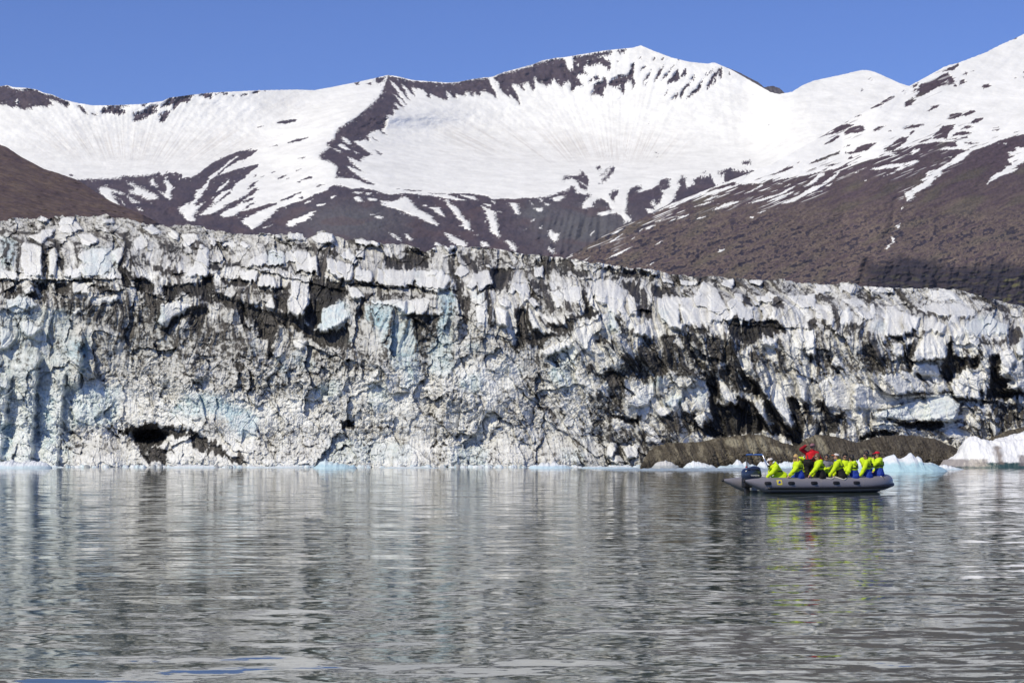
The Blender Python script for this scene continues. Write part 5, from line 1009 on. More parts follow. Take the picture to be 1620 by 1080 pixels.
def boat():
    root = empty('inflatable_boat', (BO[0], BO[1], 0), TH)
    tag(root, 'grey inflatable motor boat carrying passengers in yellow jackets past the glacier', 'boat')
    half = tube_path(-1); full = half + [(2.80, 0, .43, .26)] + [(x, -y, z, r) for x, y, z, r in reversed(half)]
    S_ = spline(full, 8); V, F = tube(S_[:, :3], S_[:, 3], 28); mesh_obj('inflatable_tube', V, F, M_TUBE, root)
    for s_ in (-1, 1):
        V, F = tube([(-3.60, .9 * s_, .46), (-3.63, .9 * s_, .462), (-3.67, .9 * s_, .463)], (.05, .055, .03), 12); mesh_obj('cone_cap', V, F, M_BLACK, root)
    # rubbing strake: follows the tube on the outside, below its middle
    pts = [p for p in full if p[0] > -2.8]; pts = [(-2.72, -.9, .31, .28)] + [p for p in pts] + [(-2.72, .9, .31, .28)]
    c = spline(pts, 6); nrm = []
    for i in range(len(c)):
        d = unit(c[min(i + 1, len(c) - 1), :3] - c[max(i - 1, 0), :3]); o = unit(np.cross(d, (0, 0, 1))); nrm.append(o)
    path = np.array([c[i, :3] + nrm[i] * (c[i, 3] + .0) * .93 + np.array((0, 0, -1)) * c[i, 3] * .42 for i in range(len(c))])
    V, F = tube(path, .046 + .022 * sstep(1.5, 2.4, path[:, 0]), 8); mesh_obj('rubbing_strake', V, F, M_BLACK, root)
    # seams where the tube is panelled
    for X in (-2.6, -.55, 1.25):
        for s_ in (-1, 1):
            a = np.linspace(0, 2 * math.pi, 28); V, F = tube([(X, .9 * s_ + .283 * math.cos(q), .308 + .283 * math.sin(q)) for q in a], .006, 5, False)
            mesh_obj('seam', V, F, M_TUBE, root)
    # lifting handles on black patches
    for s_ in (-1, 1):
        for u in (1214, 1251, 1287, 1322, 1354):
            X = bx(u, -1.17); V = []; F = []
            Yc = .9; zc = .31
            if X > 1.3: Yc = .895; zc = .325
            na, nx = 7, 13
            for i in range(nx):
                for j in range(na):
                    xx = (i / (nx - 1) - .5) * 2; yy = (j / (na - 1) - .5) * 2
                    k = (1 - abs(xx) ** 4) ** .25 if abs(xx) < 1 else 0
                    a = rad(14) + yy * k * rad(13)
                    R_ = .287 + .022 * max(0, 1 - xx * xx) * (1 - yy * yy * .6)
                    V.append((X + xx * .15, s_ * (Yc + R_ * math.cos(a)), zc + R_ * math.sin(a)))
            F = [(i * na + j, i * na + j + 1, (i + 1) * na + j + 1, (i + 1) * na + j) for i in range(nx - 1) for j in range(na - 1)]
            pt = mesh_obj('handle_patch', V, F, M_BLACK, root)
            y0 = s_ * (Yc + .33); V, F = tube([(X - .09, s_ * (Yc + .285), zc + .07), (X - .06, y0, zc + .075), (X + .06, y0, zc + .075), (X + .09, s_ * (Yc + .285), zc + .07)], .012, 6)
            mesh_obj('handle', V, F, M_BLACK, pt)
    # yellow badge with a blue figure
    X = bx(1232, -1.15)
    def curved(pts2, off):
        V = [(X + px, -(.9 + (.282 + off) * math.cos(rad(22) + py / .285)), .308 + (.282 + off) * math.sin(rad(22) + py / .285)) for px, py in pts2]; return V
    n = 8; g = [((i / (n - 1) - .5) * .215, (j / (n - 1) - .5) * .20) for i in range(n) for j in range(n)]
    F = [(i * n + j, i * n + j + 1, (i + 1) * n + j + 1, (i + 1) * n + j) for i in range(n - 1) for j in range(n - 1)]
    bd = mesh_obj('badge', curved(g, .006), F, mat('badge_yellow', (.75, .62, .06), .5), root)
    fig = []
    def band(pl, wd):
        V = []; 
        for i, (x, y) in enumerate(pl):
            a = pl[max(i - 1, 0)]; b = pl[min(i + 1, len(pl) - 1)]; d = unit((b[0] - a[0], b[1] - a[1], 0)); V += [(x - d[1] * wd[i], y + d[0] * wd[i]), (x + d[1] * wd[i], y - d[0] * wd[i])]
        return curved(V, .010), [(2 * i, 2 * i + 1, 2 * i + 3, 2 * i + 2) for i in range(len(pl) - 1)]
    fig = [band([(-.06, -.035), (-.02, .0), (.005, .035), (.04, .06)], [.012, .026, .024, .012]), band([(-.02, -.045), (.02, -.015), (.035, .03)], [.014, .018, .010]), band([(.05, -.03), (.062, .0), (.05, .02)], [.006, .012, .006]), band([(-.075, .055), (-.06, .045), (-.055, .03)], [.006, .008, .004])]
    V, F = join(fig); mesh_obj('badge_figure', V, F, mat('badge_blue', (.015, .05, .36), .5), bd)
    # hull under the tubes, deck, transom
    secs = []
    for X, w_, kz, ch in ((-2.62, .86, -.16, .10), (-1.0, .86, -.17, .10), (1.0, .84, -.16, .12), (2.0, .70, -.10, .20), (2.6, .40, .02, .30), (2.85, .10, .18, .38), (2.93, .02, .26, .40)):
        secs.append([(X, -w_, ch), (X, -w_ * .55, (ch + kz) / 2 - .02), (X, 0, kz), (X, w_ * .55, (ch + kz) / 2 - .02), (X, w_, ch)])
    V = [p for s2 in secs for p in s2]; F = [(i * 5 + j, i * 5 + j + 1, (i + 1) * 5 + j + 1, (i + 1) * 5 + j) for i in range(6) for j in range(4)] + [(4, 3, 2, 1, 0)]
    mesh_obj('hull', V, F, M_HULL, root)
    V = [(-2.6, -.72, .20), (-2.6, .72, .20), (1.6, .72, .22), (2.3, .5, .24), (2.65, 0, .26), (2.3, -.5, .24), (1.6, -.72, .22)]; V += [(x, y, z - .03) for x, y, z in V]
    F = [tuple(range(6, -1, -1)), tuple(range(7, 14))] + [(i, (i + 1) % 7, (i + 1) % 7 + 7, i + 7) for i in range(7)]; mesh_obj('deck', V, F, M_HULL, root, smooth=False)
    V, F = rbox(-2.6, 0, .33, .07, 1.30, .5, .012); mesh_obj('transom', V, F, M_HULL, root, smooth=False)
    # outboard motor
    mt = empty('outboard_motor', (-2.86, 0, 0)); mt.parent = root
    prof = [(.46, .32, .19, .00), (.53, .375, .22, .0), (.66, .405, .235, .0), (.80, .395, .235, .0), (.90, .36, .215, .01), (.95, .30, .175, .02), (.975, .21, .12, .03), (.982, .06, .04, .03)]
    V = []; n = 36
    for z, a, b, o in prof:
        for k in range(n):
            t = 2 * math.pi * k / n; cx = abs(math.cos(t)) ** .55 * math.copysign(1, math.cos(t)); sy = abs(math.sin(t)) ** .7 * math.copysign(1, math.sin(t))
            back = .03 * (z - .5) if cx > 0 else 0
            V.append((o + a * cx - back * 3, b * sy * (1 - .16 * (cx > 0) * cx), z + .03 * (cx) * (z > .8)))
    F = [(i * n + k, i * n + (k + 1) % n, (i + 1) * n + (k + 1) % n, (i + 1) * n + k) for i in range(len(prof) - 1) for k in range(n)] + [tuple(range(n - 1, -1, -1)), tuple(range((len(prof) - 1) * n, len(prof) * n))]
    mesh_obj('cowling', V, F, M_NAVY, mt)
    V, F = rbox(-.02, 0, .885, .50, .462, .022, .008); mesh_obj('cowling_groove', V, F, M_BLACK, mt)
    V, F = join([rbox(-.20, 0, .40, .36, .28, .40, .06, 3), rbox(-.2, 0, .0, .20, .15, .75, .04, 3), rbox(-.24, 0, -.12, .34, .10, .04, .015)]); mesh_obj('motor_leg', V, F, M_BLACK, mt)
    V, F = join([rbox(.16, .12, .42, .16, .05, .3, .015), rbox(.16, -.12, .42, .16, .05, .3, .015), rbox(.1, 0, .45, .1, .26, .12, .02)]); mesh_obj('clamp_bracket', V, F, M_BLACK, mt)
    fc = bpy.data.curves.new('lettering', 'FONT'); fc.body = 'YAMAHA'; fc.size = .085; fc.extrude = .004; fc.align_x = 'CENTER'; fc.space_character = 1.05
    fo = bpy.data.objects.new('tmp', fc); scene.collection.objects.link(fo); dg = bpy.context.evaluated_depsgraph_get(); me = bpy.data.meshes.new_from_object(fo.evaluated_get(dg)); bpy.data.objects.remove(fo)
    me.materials.clear(); me.materials.append(mat('decal_white', (.8, .8, .8), .4)); lo = bpy.data.objects.new('lettering', me); scene.collection.objects.link(lo); lo.parent = mt
    lo.location = (.02, -.243, .63); lo.rotation_euler = (math.pi / 2, 0, 0)
    # arch over the stern
    ar = empty('stern_arch', (0, 0, 0)); ar.parent = root
    z1 = bz(1193, 719, 0)
    V, F = tube([(-2.705, .75, z1 - .03), (-2.71, .70, z1), (-2.74, .3, z1 + .005), (-2.76, -.3, z1 + .005), (-2.775, -.70, z1), (-2.775, -.75, z1 - .03)], .030, 10); mesh_obj('padded_bar', V, F, M_BLUE, ar)
    V, F = tube([(-2.705, .75, z1 - .02), (-2.67, .76, 1.0), (-2.62, .78, .5)], .026, 8); mesh_obj('post', V, F, M_BLACK, ar)
    V, F = tube([(-2.775, -.75, z1 - .02), (-2.58, -.76, 1.0), (-2.37, -.78, .5)], .024, 8); mesh_obj('post', V, F, M_STEEL, ar)
    V, F = rbox(-2.755, .02, z1 + .05, .05, .06, .08, .015); mesh_obj('stern_light', V, F, mat('light_yellow', (.5, .42, .2), .4), ar)
    V, F = rbox(-2.75, .14, z1 + .045, .06, .07, .05, .015); mesh_obj('light_base', V, F, M_BLACK, ar)
    V, F = rbox(-2.54, -.76, 1.02, .10, .07, .06, .02); mesh_obj('clamp', V, F, M_BLACK, ar)
    V, F = rbox(-2.69, .77, .95, .07, .07, .10, .02); mesh_obj('red_fitting', V, F, mat('red_plastic', (.35, .02, .03), .4), ar)
    # grab rope draped along the near tube
    def on_tube(X, deg, off=.012):
        q = np.array(half); Yc = -np.interp(X, q[:, 0], -q[:, 1]) if False else np.interp(X, q[:, 0], q[:, 1]); zc = np.interp(X, q[:, 0], q[:, 2]); rr = np.interp(X, q[:, 0], q[:, 3])
        a = rad(deg); return (X, Yc - (rr + off) * math.cos(a), zc + (rr + off) * math.sin(a))
    pts = [on_tube(bx(u, -.98), d_) for u, d_ in ((1299, 88), (1302, 84), (1306, 62), (1311, 50), (1315, 56), (1319, 84), (1322, 80), (1327, 52), (1331, 40), (1335, 52), (1339, 80), (1342, 86), (1350, 88), (1358, 84), (1366, 80), (1370, 88), (1374, 84), (1377, 74), (1381, 86))]
    V, F = tube(spline(pts, 5), .021, 6); mesh_obj('grab_rope', V, F, M_ROPE, root)
    pts = [on_tube(bx(1389, -.8), 95, .05), on_tube(bx(1390, -.8), 85, .02), on_tube(bx(1391, -.82), 70, .012), on_tube(bx(1392, -.84), 55, .010)]; V, F = tube(spline(pts, 4), .014, 6); mesh_obj('grab_rope', V, F, M_ROPE, root)
    X = bx(1393.5, -.8); V, F = tube([on_tube(X + .012 * k * .2, 75 - k * 8, .008) for k in range(12)], .011, 6); mesh_obj('tube_strap', V, F, M_BLACK, root)
    # bags lashed in the bow
    gb = empty('gear_bag', b2w(2.30, -.25, .60), TH); tag(gb, 'small dark blue bag with red trim tucked into the bow behind the red capped passenger', 'bag')
    V, F = rbox(0, 0, .09, .36, .30, .20, .06, 3, .85); mesh_obj('bag_body', V, F, mat('bag_cloth', (.02, .03, .06), .8, bump=(20, .02, 3)), gb)
    V, F = tube([(-.12, -.15, .1), (-.08, -.17, .2), (.08, -.17, .2), (.12, -.15, .1)], .014, 6); mesh_obj('bag_strap', V, F, mat('bag_red', (.35, .03, .03), .7), gb)
    return root

# ------------------------------------------------------------------ the people aboard
def cloth(name, c, r=.75): return mat(name, c, r, spec=.25, var=(14, .10), bump=(28, .012, 3))
M_YEL = cloth('yellow_suit', (.60, .80, .015)); M_BLU = cloth('blue_suit', (.018, .05, .33)); M_BLK = cloth('black_suit', (.014, .013, .013)); M_RED = cloth('red_suit', (.62, .012, .022))
M_ORG = cloth('orange_vest', (.55, .09, .02)); M_GRY = cloth('grey_jacket', (.19, .19, .23)); M_NVC = cloth('navy_cloth', (.012, .016, .05)); M_DRD = cloth('dark_red', (.30, .01, .02))
M_SK1 = mat('skin', (.52, .29, .20), .5, var=(30, .06)); M_SK2 = mat('skin_tan', (.40, .20, .125), .5, var=(30, .06))
M_GLS = mat('dark_glasses', (.006, .005, .006), .08); M_EYE = mat('eye', (.03, .02, .015), .2); M_LIP = mat('lips', (.35, .11, .09), .5)
HAIR = dict(blond=mat('hair_blond', (.55, .36, .12), .5, bump=(60, .01, 3), var=(40, .25)), brown=mat('hair_brown', (.16, .085, .04), .5, bump=(60, .01, 3), var=(40, .25)), dark=mat('hair_dark', (.018, .012, .009), .45, bump=(60, .01, 3)))
HATC = dict(white=cloth('cap_white', (.68, .64, .60)), orange=cloth('cap_orange', (.75, .16, .03)), black=cloth('cap_black', (.012, .012, .012)), red=cloth('cap_red', (.50, .012, .03)), rose=cloth('cap_rose', (.26, .13, .15)))
def dirv(deg): return np.array((math.cos(rad(deg)), math.sin(rad(deg)), 0))
def ik(a, b, l1, l2, hint):
    a = np.array(a, float); b = np.array(b, float); d = b - a; L = min(np.linalg.norm(d), (l1 + l2) * .995); u_ = unit(d); b = a + u_ * L
    x = (l1 * l1 - l2 * l2 + L * L) / (2 * L); h_ = math.sqrt(max(0, l1 * l1 - x * x)); n = np.array(hint, float); n = unit(n - u_ * (n @ u_)); return a + u_ * x + n * h_, b
def person(label, hip, neck, front, face, hands, top, legs_m, upper_to=.42, knees=None, feet=None, hair='brown', hairlen=0, hat=None, glasses=True, vest=True, skin=None, seed=1, standing=False, hood=True, tilt=0, sleeve=None, group=None, gaiter=None, phone=None):
    """hip, neck, hands, knees and feet are boat coordinates; front and face are headings in degrees (0 bow, 90 away from the photographer)"""
    skin = skin or M_SK1
    hip = np.array(hip, float); neck = np.array(neck, float); O = hip.copy()
    root = empty('person', b2w(*O), TH); tag(root, label, 'person', group)
    H = np.zeros(3); Nk = neck - O; fr = dirv(front); pr = np.array((-fr[1], fr[0], 0)); t = unit(Nk); up = np.array((0, 0, 1.0))
    shl = [Nk + pr * .185 - t * .055, Nk - pr * .185 - t * .055]; hips = [pr * .10, -pr * .10]
    arms = []
    for i, hd in enumerate(hands):
        out = pr if i == 0 else -pr
        e, w_ = ik(shl[i], np.array(hd, float) - O, .285, .27, out * .7 - fr * .35 - up * .8 if hd[2] < neck[2] + .05 else (out * 1.0 - up * .1 - fr * .1 if not standing else out * 1.0 + up * .05 - fr * .1)); arms.append((shl[i], e, w_))
    legs = []
    for i in (0, 1):
        if knees is None:
            k = hips[i] + fr * .42 + up * .02; f = k + fr * .06 - up * .36
        else: k = np.array(knees[i], float) - O; f = np.array(feet[i], float) - O
        legs.append((hips[i], k, f))
    hf = dirv(face); hp = np.array((-hf[1], hf[0], 0)); hu = unit(up + hf * tilt); hf = unit(hf - hu * (hf @ hu)); hc = Nk + t * .05 + hu * .152 + hf * .03
    ax = (hf, hp, hu)
    allp = np.array([H, Nk, hc] + [p for a in arms for p in a] + [p for a in legs for p in a]); lo = allp.min(0) - .27; hi = allp.max(0) + .27
    # --- body: one continuous skin
    B = Field(lo, hi, .0085)
    B.limb(H, Nk * .55, .12, .12, .04, (fr, 1.35)); B.limb(Nk * .55, Nk - t * .06, .13, .10, .05, (fr, 1.3)); B.limb(shl[0], shl[1], .055, .055, .05); B.limb(Nk - t * .05, hc - hu * .04, .056, .052, .02)
    B.oval(hc + hu * .015, ax, (.100, .082, .122), .02); B.oval(hc - hu * .045 + hf * .022, ax, (.072, .060, .068), .025); B.oval(hc + hf * .102 - hu * .012, ax, (.020, .011, .024), .010); B.oval(hc + hf * .088 - hu * .055, ax, (.012, .024, .009), .008); B.oval(hc + hf * .072 + hu * .03, ax, (.014, .05, .010), .012)
    for s_ in (1, -1): B.oval(hc + hp * .084 * s_ - hu * .002, ax, (.018, .008, .028), .006)
    for s_ in (1, -1): B.oval(hc + hp * .035 * s_ + hf * .060 - hu * .025, ax, (.02, .02, .02), .012)
    for i, (a, e, w_) in enumerate(arms):
        B.limb(a, e, .052, .040, .03); B.limb(e, w_, .038, .026, .02); d = unit(w_ - e); curl = unit(-up if abs(d[2]) < .8 else fr); curl = unit(curl - d * (curl @ d)); sd_ = np.cross(d, curl)
        B.oval(w_ + d * .045, (d, sd_, curl), (.050, .040, .020), .014)
        for q in range(4):
            b0 = w_ + d * .082 + sd_ * (.027 - .018 * q); L_ = (.034, .040, .037, .029)[q]; b1 = b0 + d * L_ * .9 + curl * .008; b2 = b1 + d * L_ * .5 + curl * L_ * .75
            B.limb(b0, b1, .0100, .0095, .004); B.limb(b1, b2, .0095, .0085, .003)
        b0 = w_ + d * .03 + sd_ * .034; B.limb(b0, b0 + d * .030 + sd_ * .022 + curl * .012, .0125, .0105, .006); B.limb(b0 + d * .030 + sd_ * .022 + curl * .012, b0 + d * .055 + sd_ * .020 + curl * .028, .0105, .009, .003)
    for a, k, f in legs: B.limb(a, k, .085, .058, .04); B.limb(k, f, .055, .038, .02); B.limb(f, f + fr * .14 - up * .02, .04, .03, .02)
    B.obj('body', skin, root)
    # --- trousers, high in the waist
    T = Field(lo, hi, .0105)
    T.limb(H + up * .02, Nk * (upper_to + .02), .190, .170, .03, (fr, 1.15)); T.limb(H + up * .02, H + t * .07, .195, .185, .04, (pr, .92))
    for a, k, f in legs: T.limb(a, k, .112, .086, .05); T.limb(k, f + (k - f) * .12, .084, .070, .03)
    T.folds(.006, 24, seed); T.obj('trousers', legs_m, root)
    for a, k, f in legs:
        Bt = Field(np.minimum(f, f + fr * .2) - .16, np.maximum(f, f + fr * .2) + .2, .011); Bt.limb(f + (k - f) * .3, f, .072, .062, .03); Bt.limb(f, f + fr * .16 - up * .02, .058, .045, .03); Bt.obj('boot', M_BLK, root)
    # --- jacket
    J = Field(lo, hi, .0095)
    J.limb(Nk * (upper_to + .06), Nk * .78, .190, .198, .03, (fr, 1.08)); J.limb(Nk * .72, Nk - t * .04, .178, .115, .05, (fr, 1.08)); J.limb(shl[0] + pr * .0, shl[1], .092, .092, .06)
    if sleeve is None:
        for a, e, w_ in arms: J.limb(a, e, .098, .086, .04); J.limb(e, w_ - unit(w_ - e) * .01, .084, .058, .02)
    if hood: J.oval(Nk - fr * .085 + t * .015, (fr, pr, t), (.095, .125, .09), .04); J.limb(Nk + pr * .085 - fr * .02, Nk - pr * .085 - fr * .02, .065, .065, .04)
    else: J.limb(Nk + t * .0, Nk + t * .03, .075, .07, .02)
    J.folds(.0065, 22, seed + 9); J.obj('jacket', top, root)
    if sleeve is not None:
        for a, e, w_ in arms:
            Sv = Field(np.minimum(np.minimum(a, e), w_) - .15, np.maximum(np.maximum(a, e), w_) + .15, .0105); Sv.limb(a, e, .086, .072, .03); Sv.limb(e, w_, .072, .054, .02); Sv.folds(.005, 38, seed + 3); Sv.obj('sleeve', sleeve, root)
    # --- life vest collar and harness
    if vest:
        Vt = Field(lo, hi, .010)
        ring = [Nk - fr * .10 - t * .035, Nk + pr * .115 - fr * .05 - t * .02, Nk + pr * .125 + fr * .06 - t * .05, Nk + pr * .085 + fr * .135 - t * .17]
        for q in range(3):
            Vt.limb(ring[q], ring[q + 1], .042, .042, .02); m_ = [r - pr * 2 * (r @ pr - Nk @ pr) if True else r for r in (ring[q], ring[q + 1])]; Vt.limb(m_[0], m_[1], .042, .042, .02)
        Vt.obj('life_vest', M_ORG, root)
        wl_ = Nk * (upper_to + .10); R1 = .206; loops = [wl_ + (pr * math.cos(a) * R1 * 1.02 + fr * math.sin(a) * R1 * .86) for a in np.linspace(0, 2 * math.pi, 22)]
        parts = [tube(loops, .026, 6, False), tube(spline([wl_ - fr * .195, Nk * .75 - fr * .20, Nk - fr * .20 - t * .05], 5), .022, 6)]
        for s_ in (1, -1): parts.append(tube(spline([Nk * .72 - fr * .198, Nk * .9 - fr * .15 + pr * .09 * s_, Nk + pr * .14 * s_ + t * .02, Nk + pr * .13 * s_ + fr * .15 - t * .16, wl_ + fr * .18 + pr * .06 * s_], 5), .021, 6))
        V, F = join(parts); mesh_obj('harness', V, F, M_BLACK, root)
    if gaiter: 
        G = Field(hc - .25, hc + .2, .009); G.limb(Nk + t * .01, Nk + t * .065, .082, .072, .02); G.folds(.003, 50, 2); G.obj('neck_gaiter', gaiter, root)
    # --- hair, hat, glasses
    h2_ = Field(hc - .42, hc + .24, .0095); m_h = HAIR[hair]
    h2_.oval(hc + hu * .022 - hf * .006, ax, (.110, .094, .128), .01, cut=[(unit(-hf * .75 + hu * .75), -.045 if hairlen < 2 else -.05)])
    if hairlen >= 1: h2_.oval(hc - hf * .055 - hu * .03, ax, (.055, .078, .085), .02)
    if hairlen >= 2:
        h2_.limb(hc - hf * .05, Nk - fr * .13 + t * .02, .075, .06, .03); h2_.limb(Nk - fr * .12 + t * .02, Nk - fr * .16 - t * .13, .06, .025, .03)
        for s_ in (1, -1): h2_.limb(hc + hp * .072 * s_ - hf * .01 + hu * .03, hc + hp * .088 * s_ - hu * .13 + hf * .0, .030, .030, .02); h2_.limb(hc + hp * .088 * s_ - hu * .13, hc + hp * .10 * s_ - hu * .24 + hf * .03, .030, .014, .02)
    h2_.folds(.002, 90, seed); h2_.obj('hair', m_h, root)
    if hat:
        kind, hc1, hc2 = hat; K = Field(hc - .28, hc + .28, .0085)
        if kind == 'beanie': K.oval(hc + hu * .032 - hf * .006, ax, (.121, .106, .132), .01, cut=[(unit(hu - hf * .35), .005)]); K.folds(.002, 60, 4)
        else: K.oval(hc + hu * .030 - hf * .004, ax, (.119, .103, .115), .01, cut=[(hu, .018)])
        hat_o = K.obj('hat', HATC[hc1], root)
        if kind == 'cap':
            Br_ = Field(hc - .1, hc + hf * .16 + .16, .008) if False else Field(hc - .26, hc + .26, .0075); Br_.oval(hc + hf * .135 + hu * .052, (unit(hf - hu * .18), hp, unit(hu + hf * .18)), (.085, .070, .011), .004); Br_.obj('visor', HATC[hc2], hat_o)
    if glasses:
        parts = []
        for s_ in (1, -1):
            parts.append(rbox(0, 0, 0, .012, .055, .042, .006, 2)); V_, F_ = parts[-1]; o = hc + hf * .107 + hp * .032 * s_ + hu * .006
            parts[-1] = ([tuple(o + hf * p[0] + hp * p[1] + hu * p[2]) for p in V_], F_); parts.append(tube([hc + hf * .102 + hp * .058 * s_ + hu * .010, hc + hf * .02 + hp * .083 * s_ + hu * .010], .004, 5))
        V, F = join(parts); mesh_obj('sunglasses', V, F, M_GLS, root)
    else:
        for s_ in (1, -1):
            V, F = rbox(0, 0, 0, .012, .020, .012, .004, 2); o = hc + hf * .096 + hp * .032 * s_ + hu * .004; mesh_obj('eye', [tuple(o + hf * p[0] + hp * p[1] + hu * p[2]) for p in V], F, M_EYE, root)
    V, F = rbox(0, 0, 0, .010, .040, .010, .003, 2); o = hc + hf * .096 - hu * .055; mesh_obj('lips', [tuple(o + hf * p[0] + hp * p[1] + hu * p[2]) for p in V], F, M_LIP, root)
    return root, arms, O

def crew():
    def seat(u, v, Y): return (bx(u, Y), Y, bz(u, v, Y))
    def P3(u, v, Y): return (bx(u, Y), Y, bz(u, v, Y))
    K = {}
    # near side, from stern to bow: hips on the tube, legs inboard, looking aft to the left
    person('person hunched at the stern in a pale cap and yellow jacket, holding the steel arch', P3(1237, 755, -.62), P3(1221.5, 737, -.66), 185, 183, [P3(1211, 756, -.9), P3(1216, 748, -.5)], M_YEL, M_YEL, .45,
           knees=[P3(1222, 757, -.8), P3(1223, 756, -.5)], feet=[P3(1221, 770, -.72), P3(1222, 770, -.5)], hair='brown', hat=('cap', 'white', 'white'), seed=11, glasses=True, tilt=.25)
    person('person with long blond hair, sunglasses and yellow jacket, leaning on one arm', P3(1264, 754, -.86), P3(1259.5, 732.5, -.82), 165, 205, [P3(1243, 757, -1.0), P3(1250, 753, -.45)], M_YEL, M_BLU, .54,
           knees=[P3(1250, 756, -.35), P3(1262, 756, -.3)], feet=[P3(1248, 768, -.3), P3(1262, 768, -.3)], hair='blond', hairlen=2, seed=12)
    person('person with short brown hair, sunglasses, yellow jacket and black trousers, hand on the tube', P3(1298, 754, -.88), P3(1293.5, 731, -.84), 160, 190, [P3(1274.5, 758, -1.02), P3(1285, 753, -.4)], M_YEL, M_BLK, .58,
           knees=[P3(1284, 757, -.35), P3(1298, 757, -.3)], feet=[P3(1283, 769, -.3), P3(1298, 769, -.3)], hair='brown', seed=13)
    person('person in a white cap with orange visor, yellow jacket and black trousers', P3(1331, 754, -.88), P3(1323, 731, -.80), 150, 178, [P3(1310, 753, -.85), P3(1318, 752, -.4)], M_YEL, M_BLK, .62,
           knees=[P3(1318, 757, -.35), P3(1330, 757, -.3)], feet=[P3(1317, 769, -.3), P3(1330, 769, -.3)], hair='brown', hat=('cap', 'white', 'orange'), gaiter=M_BLU, seed=14, tilt=-.15, glasses=False)
    person('person with dark hair seen from behind, yellow hood and blue trousers', P3(1351, 755, -.88), P3(1347.5, 733, -.82), 120, 110, [P3(1334, 754, -.9), P3(1350, 751, -.35)], M_YEL, M_BLU, .60,
           knees=[P3(1340, 757, -.35), P3(1353, 757, -.3)], feet=[P3(1340, 768, -.3), P3(1353, 768, -.3)], hair='dark', hairlen=1, seed=15)
    person('person in yellow jacket and sunglasses near the bow, arm straight down to the tube', P3(1372, 754, -.84), P3(1369.5, 730, -.78), 150, 200, [P3(1357, 757, -1.0), P3(1366, 750, -.35)], M_YEL, M_BLU, .58,
           knees=[P3(1360, 756, -.32), P3(1372, 756, -.28)], feet=[P3(1360, 768, -.28), P3(1372, 768, -.28)], hair='dark', hairlen=1, seed=16)
    person('person in a red cap nearest the bow, hand raised to the chin', P3(1390, 750.5, -.66), P3(1388, 727.5, -.60), 160, 185, [P3(1380.5, 727, -.62), P3(1381, 745, -.3)], M_YEL, M_BLU, .52,
           knees=[P3(1378, 753, -.25), P3(1388, 753, -.2)], feet=[P3(1378, 765, -.2), P3(1388, 765, -.2)], hair='brown', hat=('cap', 'red', 'red'), seed=17, glasses=True)
    # far side, facing the photographer
    r, arms, O = person('person half hidden behind the red suit, holding up a small white camera', P3(1270, 753, .86), P3(1269, 733, .80), 255, 235, [P3(1266.5, 725, .62), P3(1273, 724.5, .60)], M_YEL, M_BLK, .45,
           knees=[P3(1266, 755, .4), P3(1273, 755, .4)], feet=[P3(1266, 767, .35), P3(1273, 767, .35)], hair='brown', seed=18, glasses=False)
    cmr = empty('camera_phone', b2w(*P3(1271.5, 723.5, .56)), TH); tag(cmr, 'small white camera held up in front of the half hidden passenger', 'camera')
    V, F = rbox(0, 0, 0, .075, .025, .12, .01); mesh_obj('camera_body', V, F, mat('white_plastic', (.75, .75, .75), .4), cmr); V, F = tube([(0, -.012, .03), (0, -.03, .03)], .018, 12); mesh_obj('lens', V, F, M_GLS, cmr)
    person('person in a dark scarf and grey vest over a yellow jacket, facing the camera', P3(1308, 752, .88), P3(1307, 732, .84), 262, 238, [P3(1300, 750, .5), P3(1312, 750, .5)], M_GRY, M_BLK, .40,
           knees=[P3(1303, 755, .4), P3(1311, 755, .4)], feet=[P3(1303, 767, .35), P3(1311, 767, .35)], hair='dark', hairlen=1, seed=19, sleeve=M_YEL, gaiter=M_NVC, vest=False)
    person('person in a black knitted hat and sunglasses facing the camera', P3(1338, 751, .86), P3(1336, 731, .80), 260, 245, [P3(1331, 750, .5), P3(1341, 750, .5)], M_YEL, M_BLK, .45,
           knees=[P3(1333, 755, .4), P3(1341, 755, .4)], feet=[P3(1333, 767, .35), P3(1341, 767, .35)], hair='dark', hat=('beanie', 'black', 'black'), seed=20)
    person('person whose forehead and dark hair show above the passenger with the straight arm', P3(1371, 748, .60), P3(1370.5, 725.5, .56), 255, 225, [P3(1364, 745, .3), P3(1374, 745, .3)], M_YEL, M_BLU, .45,
           knees=[P3(1366, 752, .2), P3(1373, 752, .2)], feet=[P3(1366, 764, .2), P3(1373, 764, .2)], hair='dark', hairlen=1, seed=21, skin=M_SK2)
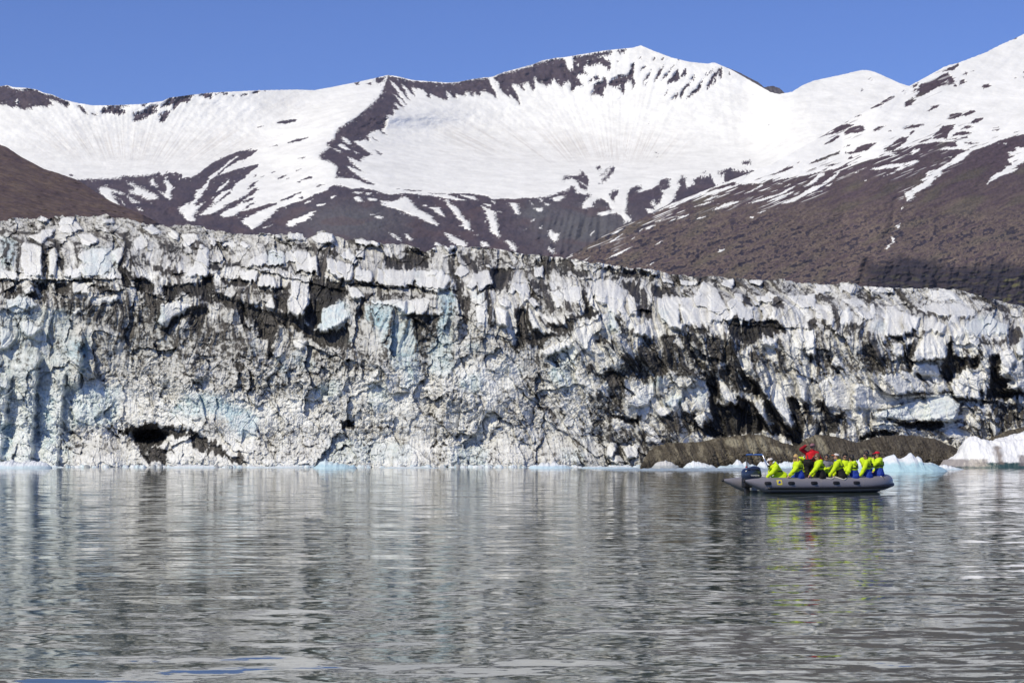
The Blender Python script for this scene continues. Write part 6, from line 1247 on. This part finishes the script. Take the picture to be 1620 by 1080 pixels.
    # the standing guide
    Yg = .12; X0 = bx(1279, Yg); z0 = .23
    hp_ = (X0, Yg, z0 + .86); 
    person('person standing in a red suit with one arm raised, wearing cap and sunglasses', hp_, P3(1284.5, 715, Yg - .02), 238, 222, [P3(1290, 734, Yg - .15), P3(1274, 705, Yg - .12)], M_RED, M_BLK, .26,
           knees=[(X0 + .16, Yg - .05, z0 + .44), (X0 - .08, Yg - .05, z0 + .44)], feet=[(X0 + .18, Yg + .02, z0 + .05), (X0 - .12, Yg + .02, z0 + .05)], hair='brown', hat=('cap', 'rose', 'rose'), seed=22, sleeve=M_DRD, gaiter=M_NVC, vest=True, standing=True, hood=False)
build_water(); build_mountains(); print('mtn', time.time() - T0)
build_glacier(); build_bank(); build_all_ice(); build_brash(); print('ice', time.time() - T0)
boat(); crew(); print('crew', time.time() - T0)
# ------------------------------------------------------------------ the air between here and the mountains
def haze():
    lo = np.full(3, 1e9); hi = -lo
    for o in scene.objects:
        if o.type == 'MESH' and o.parent is None:
            c = np.array([o.matrix_world @ Vector(q) for q in o.bound_box]); lo = np.minimum(lo, c.min(0)); hi = np.maximum(hi, c.max(0))
    lo = lo - np.array((50, 50, 1.0)); hi = hi + np.array((50, 50, 5.0))
    V = [(x, y, z) for x in (lo[0], hi[0]) for y in (lo[1], hi[1]) for z in (lo[2], hi[2])]
    F = [(0, 1, 3, 2), (4, 6, 7, 5), (0, 4, 5, 1), (2, 3, 7, 6), (0, 2, 6, 4), (1, 5, 7, 3)]
    m = bpy.data.materials.new('haze'); m.use_nodes = True; N = m.node_tree.nodes; N.clear()
    out = N.new('ShaderNodeOutputMaterial'); pv = N.new('ShaderNodeVolumePrincipled'); pv.inputs['Color'].default_value = (.80, .86, 1, 1); pv.inputs['Density'].default_value = HAZE; pv.inputs['Anisotropy'].default_value = 0.0
    m.node_tree.links.new(pv.outputs[0], out.inputs['Volume'])
    o = mesh_obj('haze', V, F, m, smooth=False); tag(o, kind='stuff')
    print('haze box', lo, hi)
HAZE = 1.8e-5
haze()
